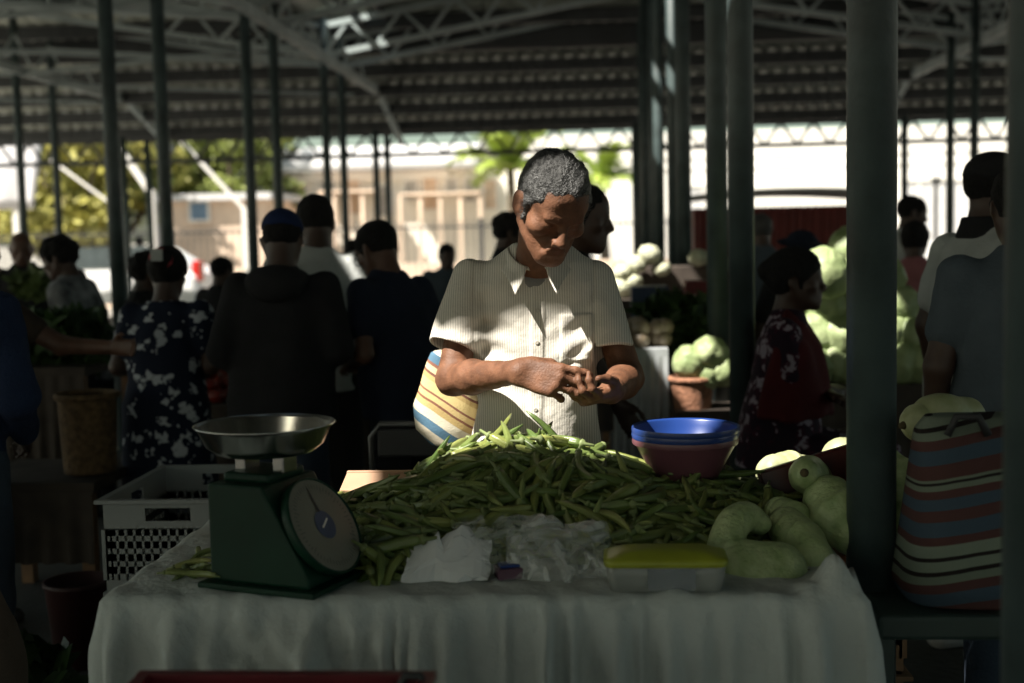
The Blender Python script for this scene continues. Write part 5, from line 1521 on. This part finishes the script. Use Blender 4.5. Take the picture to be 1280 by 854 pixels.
# empty chair behind the heap
q = at(533, 550, 4.05)
ch = empty('metal_chair', (q.x, 4.1, 0), 'black tube framed chair behind the striped tote', 'chair')
b = MB(); zc = q.z
b.path([(q.x - .17, 4.05, .45), (q.x - .17, 4.0, zc + .02), (q.x - .14, 4.0, zc + .06), (q.x + .14, 4.0, zc + .06), (q.x + .17, 4.0, zc + .02), (q.x + .17, 4.05, .45)], .011, 10); b.build('back_frame', mat('chair_tube', (.10, .10, .10), .35, .1, metal=.5), ch, smooth=True)
b = MB(); b.box((q.x, 4.0, zc), (.30, .02, .09)); b.build('backrest', m_iron, ch, bevel=.008)
b = MB(); b.box((q.x, 4.22, .45), (.38, .38, .035)); b.build('seat', m_iron, ch, bevel=.012)
for sx in (-1, 1):
    for y in (4.06, 4.38):
        b = MB(); b.path([(q.x + sx * .17, y, .44), (q.x + sx * .18, y, 0)], .011, 8); b.build('leg', m_iron, ch)
# sack, bucket and tub in the dark at left
q = at(6, 800, 3.0)
D = Sdf((q.x - .22, 2.85, .0), (q.x + .12, 3.2, .8), .01)
D.tower([(.0, q.x - .05, 3.02, .11, .12), (.25, q.x - .06, 3.02, .10, .12), (.50, q.x - .08, 3.02, .085, .1), (.62, q.x - .09, 3.02, .05, .06)], 0); D.warp(lambda x, y, z: .006 * wav(x, y, z, 29, 6, 26))
sk = D.build('cloth_sack', mat('hessian', (.10, .075, .06), .95, .2, bump=.4, bscale=150), None, 1); set_origin(sk, (q.x - .05, 3.02, 0)); tag(sk, 'brown cloth sack in the dark lower left corner', 'sack')
def basket(c, r0, r1, h, label, m):
    t = empty('wicker_basket', c, label, 'basket', None)
    b = MB(); b.lathe([(r0, 0), (r0 * 1.02, .02), (r1, h), (r1 * 1.03, h + .01), (r1 * .98, h + .012), (r1 * .93, h), (r0 * .9, .03)], (0, 0, 0), 40, True, True); b.build('side', m, t, local=True, smooth=True)
    b = MB(); b.path([(r1 * 1.01 * math.cos(a), r1 * 1.01 * math.sin(a), h + .006) for a in np.linspace(0, 2 * math.pi, 33)], .014, 8); b.build('rim', m, t, local=True, smooth=True)
    return t
m_wicker = mat('wicker', (0.17, 0.105, 0.05), .85, .35, scale=40, bump=.9, bscale=70)
q = at(107, 592, 4.9); basket((q.x, 4.95, q.z), .10, .115, .30, 'tall tan wicker basket left of the floral dress', m_wicker)

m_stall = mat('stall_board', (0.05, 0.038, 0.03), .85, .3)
m_scloth = mat('grey_stall_cloth', (0.30, 0.32, 0.33), .95, .12)
def stall(x0, x1, y0, y1, z, label, cl=None):
    t = empty('stall_table', ((x0 + x1) / 2, (y0 + y1) / 2, 0), label, 'stall table', 'stall tables in the market hall')
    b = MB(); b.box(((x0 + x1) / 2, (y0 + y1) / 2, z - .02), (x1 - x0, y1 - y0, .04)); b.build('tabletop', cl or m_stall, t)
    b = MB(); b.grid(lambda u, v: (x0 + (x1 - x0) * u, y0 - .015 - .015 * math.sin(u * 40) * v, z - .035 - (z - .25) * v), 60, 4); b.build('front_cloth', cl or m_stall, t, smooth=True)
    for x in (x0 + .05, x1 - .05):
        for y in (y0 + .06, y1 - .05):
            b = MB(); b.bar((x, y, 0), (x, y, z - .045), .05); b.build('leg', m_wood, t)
    return t
X = lambda px, Y: at(px, 400, Y).x
stall(X(20, 5.9), X(135, 5.9), 5.6, 6.3, at(80, 452, 5.9).z, 'dark stall table piled with greens at left')
stall(X(255, 6.0), X(470, 6.0), 5.75, 6.5, at(350, 498, 6.0).z, 'dark stall table with tomatoes behind the hooded jacket')
stall(X(765, 6.2), X(832, 6.2), 6.0, 6.7, at(800, 432, 6.2).z, 'stall table with pale grey cloth right of the striped shirt', m_scloth)
stall(X(838, 6.1), X(930, 6.1), 5.85, 6.6, at(870, 505, 6.1).z, 'low dark stall table behind the slim paired posts')
stall(X(985, 5.9), X(1170, 5.9), 5.7, 6.5, at(1060, 476, 5.9).z, 'dark stall table carrying the tall cabbage pile')
stall(X(745, 8.2), X(905, 8.2), 7.9, 8.8, at(820, 372, 8.2).z, 'far stall table holding pale sunlit cauliflowers')
q = at(96, 592, 4.95)
stall(X(-30, 5.0), X(138, 5.0), 4.75, 5.3, float(q.z), 'low dark stall bench under the tall wicker basket')

# tomatoes
m_tom = mat('tomato_skin', (0.22, 0.022, 0.014), rough=.3, var=.25, scale=6)
def ball(r, seed, amp=.05, fr=3.0, sq=.9, nu=20, nv=14):
    b = MB(); b.grid(lambda u, v: (lambda d: d * r * (1 + amp * mnoise.noise(d * fr + Vector((seed, 0, 0)))) * 1.0)(Vector((math.cos(u * 6.2832) * math.sin(v * 3.1416), math.sin(u * 6.2832) * math.sin(v * 3.1416), sq * math.cos(v * 3.1416)))), nu, nv)
    return b
def proto(name, b, m):
    o = b.build(name, m, None, smooth=True); d = o.data; bpy.data.objects.remove(o); return d
d_tom = [proto('tomato', ball(.036, s_, .08, 1.5, .85), m_tom) for s_ in (1, 2, 3)]
rn = random.Random(3)
def put(name, data, p, label, cat, group, s=1.0):
    o = bpy.data.objects.new(name, data); COL.objects.link(o); o.location = p; o.rotation_euler = (rn.uniform(-.4, .4), rn.uniform(-.4, .4), rn.uniform(0, 6.28)); o.scale = (s,) * 3
    return tag(o, label, cat, group)
zt_ = at(350, 498, 6.0).z
for i in range(70):
    px = rn.choice((rn.uniform(255, 300), rn.uniform(400, 445))); lv = rn.choice((0, 0, 1, 1, 2))
    put('tomato', rn.choice(d_tom), (X(px, 6.0), 5.85 + rn.uniform(0, .35) + .04 * lv, zt_ + .03 + .05 * lv), 'red tomato heaped behind the hooded jacket' if px < 350 else 'red tomato heaped between the hooded jacket and navy tee', 'tomato', 'tomatoes on the stall behind the hooded jacket', rn.uniform(.85, 1.15))
# cabbages: wrapped leaves
m_cab = mat('cabbage_leaf', (0.20, 0.27, 0.11), rough=.5, col2=(0.36, 0.42, 0.22), scale=7, bump=.4, bscale=22, detail=6)
m_caul = mat('pale_head', (0.55, 0.56, 0.40), rough=.7, var=.15, scale=30, bump=.8, bscale=50)
def cabbage(seed):
    r = np.random.RandomState(seed); caps = [(Vector(r.normal(size=3)).normalized(), r.uniform(.55, .95)) for _ in range(9)]
    def fn(u, v):
        d = Vector((math.cos(u * 6.2832) * math.sin(v * 3.1416), math.sin(u * 6.2832) * math.sin(v * 3.1416), math.cos(v * 3.1416))); rr = .095
        for c, a in caps:
            k = d.dot(c) - a + .08 * mnoise.noise(d * 4 + c * 5)
            rr += .0045 / (1 + math.exp(-k * 60)) + (.004 * math.exp(-(k / .04) ** 2))
        rr += .0016 * math.sin(8 * math.atan2(d.y, d.x) + 4 * d.z)
        return d * rr * Vector((1, 1, .9)).length / 1.68
    b = MB(); b.grid(fn, 40, 24); return b
d_cab = [proto('cabbage', cabbage(s_), m_cab) for s_ in (1, 2, 3, 4)]
d_cau = [proto('cauliflower', ball(.09, s_, .16, 6, .8, 30, 18), m_caul) for s_ in (1, 2)]
zc_ = at(1060, 476, 5.9).z
GC = 'cabbages in the tall pile at right'
for lv in range(5):
    nrow = 6 - lv; 
    for k in range(nrow):
        for dp in range(2 if lv < 4 else 1):
            px = 1010 + (k + lv * .5) * 27 + rn.uniform(-3, 3)
            lit = lv >= 3
            put('cabbage', rn.choice(d_cab), (X(px, 5.9), 5.82 + dp * .18 + lv * .03 + rn.uniform(-.01, .01), zc_ + .085 + lv * .128), ('pale green cabbage near the sunlit top of the tall pile' if lit else 'green cabbage low in the tall pile beside the near post'), 'cabbage', GC, rn.uniform(.92, 1.06))
put('cabbage', d_cab[0], (X(1030, 5.75), 5.75, at(1030, 342, 5.75).z), 'big white sunlit cabbage topping the pile by the seated person', 'cabbage', GC, 1.15)
for px, py, s_, lb in ((862, 454, .82, 'bright sunlit cabbage at the left end of the basket'), (888, 444, .85, 'sunlit cabbage peeping over behind the slim post'), (884, 466, .75, 'dark green cabbage in front of the sunlit ones'), (904, 464, .75, 'cabbage mostly hidden by the slim paired posts')):
    p_ = at(px, py, 5.95); put('cabbage', rn.choice(d_cab), p_, lb, 'cabbage', 'cabbages in the brown basket', s_)
q = at(866, 512, 5.95); basket((q.x, 5.97, at(870, 510, 6.1).z), .085, .10, .15, 'brown basket of cabbages behind the slim posts', mat('orange_wicker', (.3, .14, .08), .8, .3, scale=40, bump=.8, bscale=70))
zf = at(820, 372, 8.2).z
for px, py, lb in ((778, 340, 'pale cauliflower leftmost on the far stall'), (796, 330, 'pale sunlit cauliflower highest of the far stall heap'), (792, 352, 'pale cauliflower low in front of the far stall heap'), (812, 318, 'pale sunlit cauliflower near the slim posts on the far stall'), (776, 360, 'small pale cauliflower at the near corner of the far stall'), (828, 336, 'pale cauliflower partly hidden by the row of posts'), (873, 322, 'pale sunlit cauliflower seen right of the double post'), (900, 330, 'pale cauliflower glimpsed between the slim paired posts')):
    put('cauliflower', rn.choice(d_cau), at(px, py, 8.2), lb, 'cauliflower', 'cauliflowers on the far stall', rn.uniform(.6, .85))
b = MB(); c1, c2 = at(768, 378, 8.25), at(905, 322, 8.25); b.box(((c1.x + c2.x) / 2, 8.5, (zf + c1.z) / 2 + .08), (c2.x - c1.x, .4, .26)); o = b.build('display_box', m_stall, None, bevel=.01); set_origin(o, ((c1.x + c2.x) / 2, 8.5, zf)); tag(o, 'dark wooden display box under the far cauliflowers', 'box')
# blue crate with a white ring emblem and a red box
q = at(813, 378, 7.2)
bx = empty('blue_crate', (q.x, 7.2, 0), 'dark blue crate with a white drop shaped emblem on its front', 'crate')
b = MB(); b.box((q.x, 7.35, q.z), (.21, .3, .17)); b.build('side', mat('navy_plastic', (.02, .04, .09), .5), bx, bevel=.008)
b = MB(); c_ = at(817, 383, 7.19)
b.path([(c_.x + .035 * math.cos(a) * (1 if math.sin(a) < .3 else .7), 7.192, c_.z + .036 * math.sin(a) + (.02 if math.sin(a) > .8 else 0)) for a in np.linspace(0, 6.283, 25)], .010, 6); b.build('emblem', m_white, bx)
b = MB(); b.box((q.x, 7.35, (q.z - .09) / 2), (.19, .26, q.z - .09)); b.build('stand', m_stall, bx)
q = at(872, 366, 7.0)
rx = empty('red_box', (q.x, 7.1, 0), 'small red carton with pale marks between the posts', 'box')
b = MB(); b.box((q.x, 7.15, q.z), (.12, .2, .12)); b.build('side', m_rcrate, rx); b = MB()
for k in range(4): b.box((q.x - .036 + .024 * k, 7.046, q.z - .03), (.014, .004, .03))
b.build('marks', m_white, rx); b = MB(); b.box((q.x, 7.15, (q.z - .07) / 2), (.1, .18, q.z - .07)); b.build('stand', m_stall, rx)
# silvery onions on the pale stall
m_onion = mat('onion_skin', (.30, .24, .17), .35, .25, scale=12)
d_on = [proto('onion', ball(.04, s_, .05, 2, .95, 16, 10), m_onion) for s_ in (1, 2)]
zo = at(800, 432, 6.2).z
for i in range(26):
    lv = rn.choice((0, 0, 1)); px = rn.uniform(768, 830)
    put('onion', rn.choice(d_on), (X(px, 6.2), 6.08 + rn.uniform(0, .3), zo + .035 + .055 * lv), 'brown onion heaped on the pale grey stall cloth', 'onion', 'onions on the pale stall', rn.uniform(.9, 1.2))
# leafy greens
m_greens = mat('dark_greens', (0.035, 0.07, 0.02), .55, .4, scale=8); m_herb = mat('fresh_herbs', (0.08, 0.12, 0.03), .55, .4, scale=8)
def bunch(c, r, n, label, seed, m=None, size=.07, group='leafy bunches on the stalls'):
    t = empty('leafy_bunch', c, label, 'greens', group); c = Vector(c)
    leaves('leafage', m or m_greens, t, [(c.x + r * .4 * math.cos(k * 1.3), c.y + r * .3 * math.sin(k * 2.1), c.z + r * (.5 + .18 * (k % 3)), r * .62) for k in range(6)], n, size, seed)
    b = MB()
    for k in range(7): b.path([(c.x + .02 * math.cos(k), c.y + .02 * math.sin(k), c.z), (c.x + r * .5 * math.cos(k * .9), c.y + r * .4 * math.sin(k * .9), c.z + r * .8)], .006, 5)
    b.build('stalks', m_herb, t)
zg = at(80, 452, 5.9).z
for k, (px, py, r, lb) in enumerate(((40, 446, .16, 'dark leafy bunch leftmost on the left stall'), (72, 448, .17, 'dark leafy bunch second from left on the left stall'), (104, 446, .18, 'dark leafy bunch beside the floral dress'), (60, 430, .15, 'dark leafy bunch heaped at the back of the left stall'))):
    bunch((X(px, 5.9), 5.8 + .1 * (k % 2) + (.2 if k == 3 else 0), zg), r, 420, lb, k + 1)
for k, (px, r, lb) in enumerate(((842, .2, 'dark leafy bunch left of the brown cabbage basket'), (866, .22, 'dark leafy bunch above the brown cabbage basket'))):
    p_ = at(px, 440, 6.5); bunch(tuple(p_), r, 420, lb, k + 11)
p_ = at(49, 352, 8.0); bunch((p_.x, 7.85, p_.z - .08), .10, 200, 'fresh green herbs held up by the bald person', 21, m_herb)
p_ = at(30, 690, 3.6); bunch((p_.x - .1, 3.6, 0.0), .22, 260, 'dark green leaves on the floor at lower left', 31)
q = at(96, 700, 4.2)
bk = empty('red_bucket', (q.x, 4.2, 0), 'dark red bucket on the floor left of the white crate', 'bucket')
b = MB(); b.lathe([(.085, 0), (.11, .28), (.116, .285), (.116, .30), (.106, .30), (.08, .01)], (q.x, 4.2, 0), 32); b.build('pail', mat('dull_red_plastic', (.03, .005, .005), .6), bk, smooth=True)
b = MB(); b.path([(q.x + .115 * math.cos(a), 4.2 - .02, .29 - .1 * math.sin(a)) for a in np.linspace(0, math.pi, 15)], .004, 6); b.build('handle', m_iron, bk)
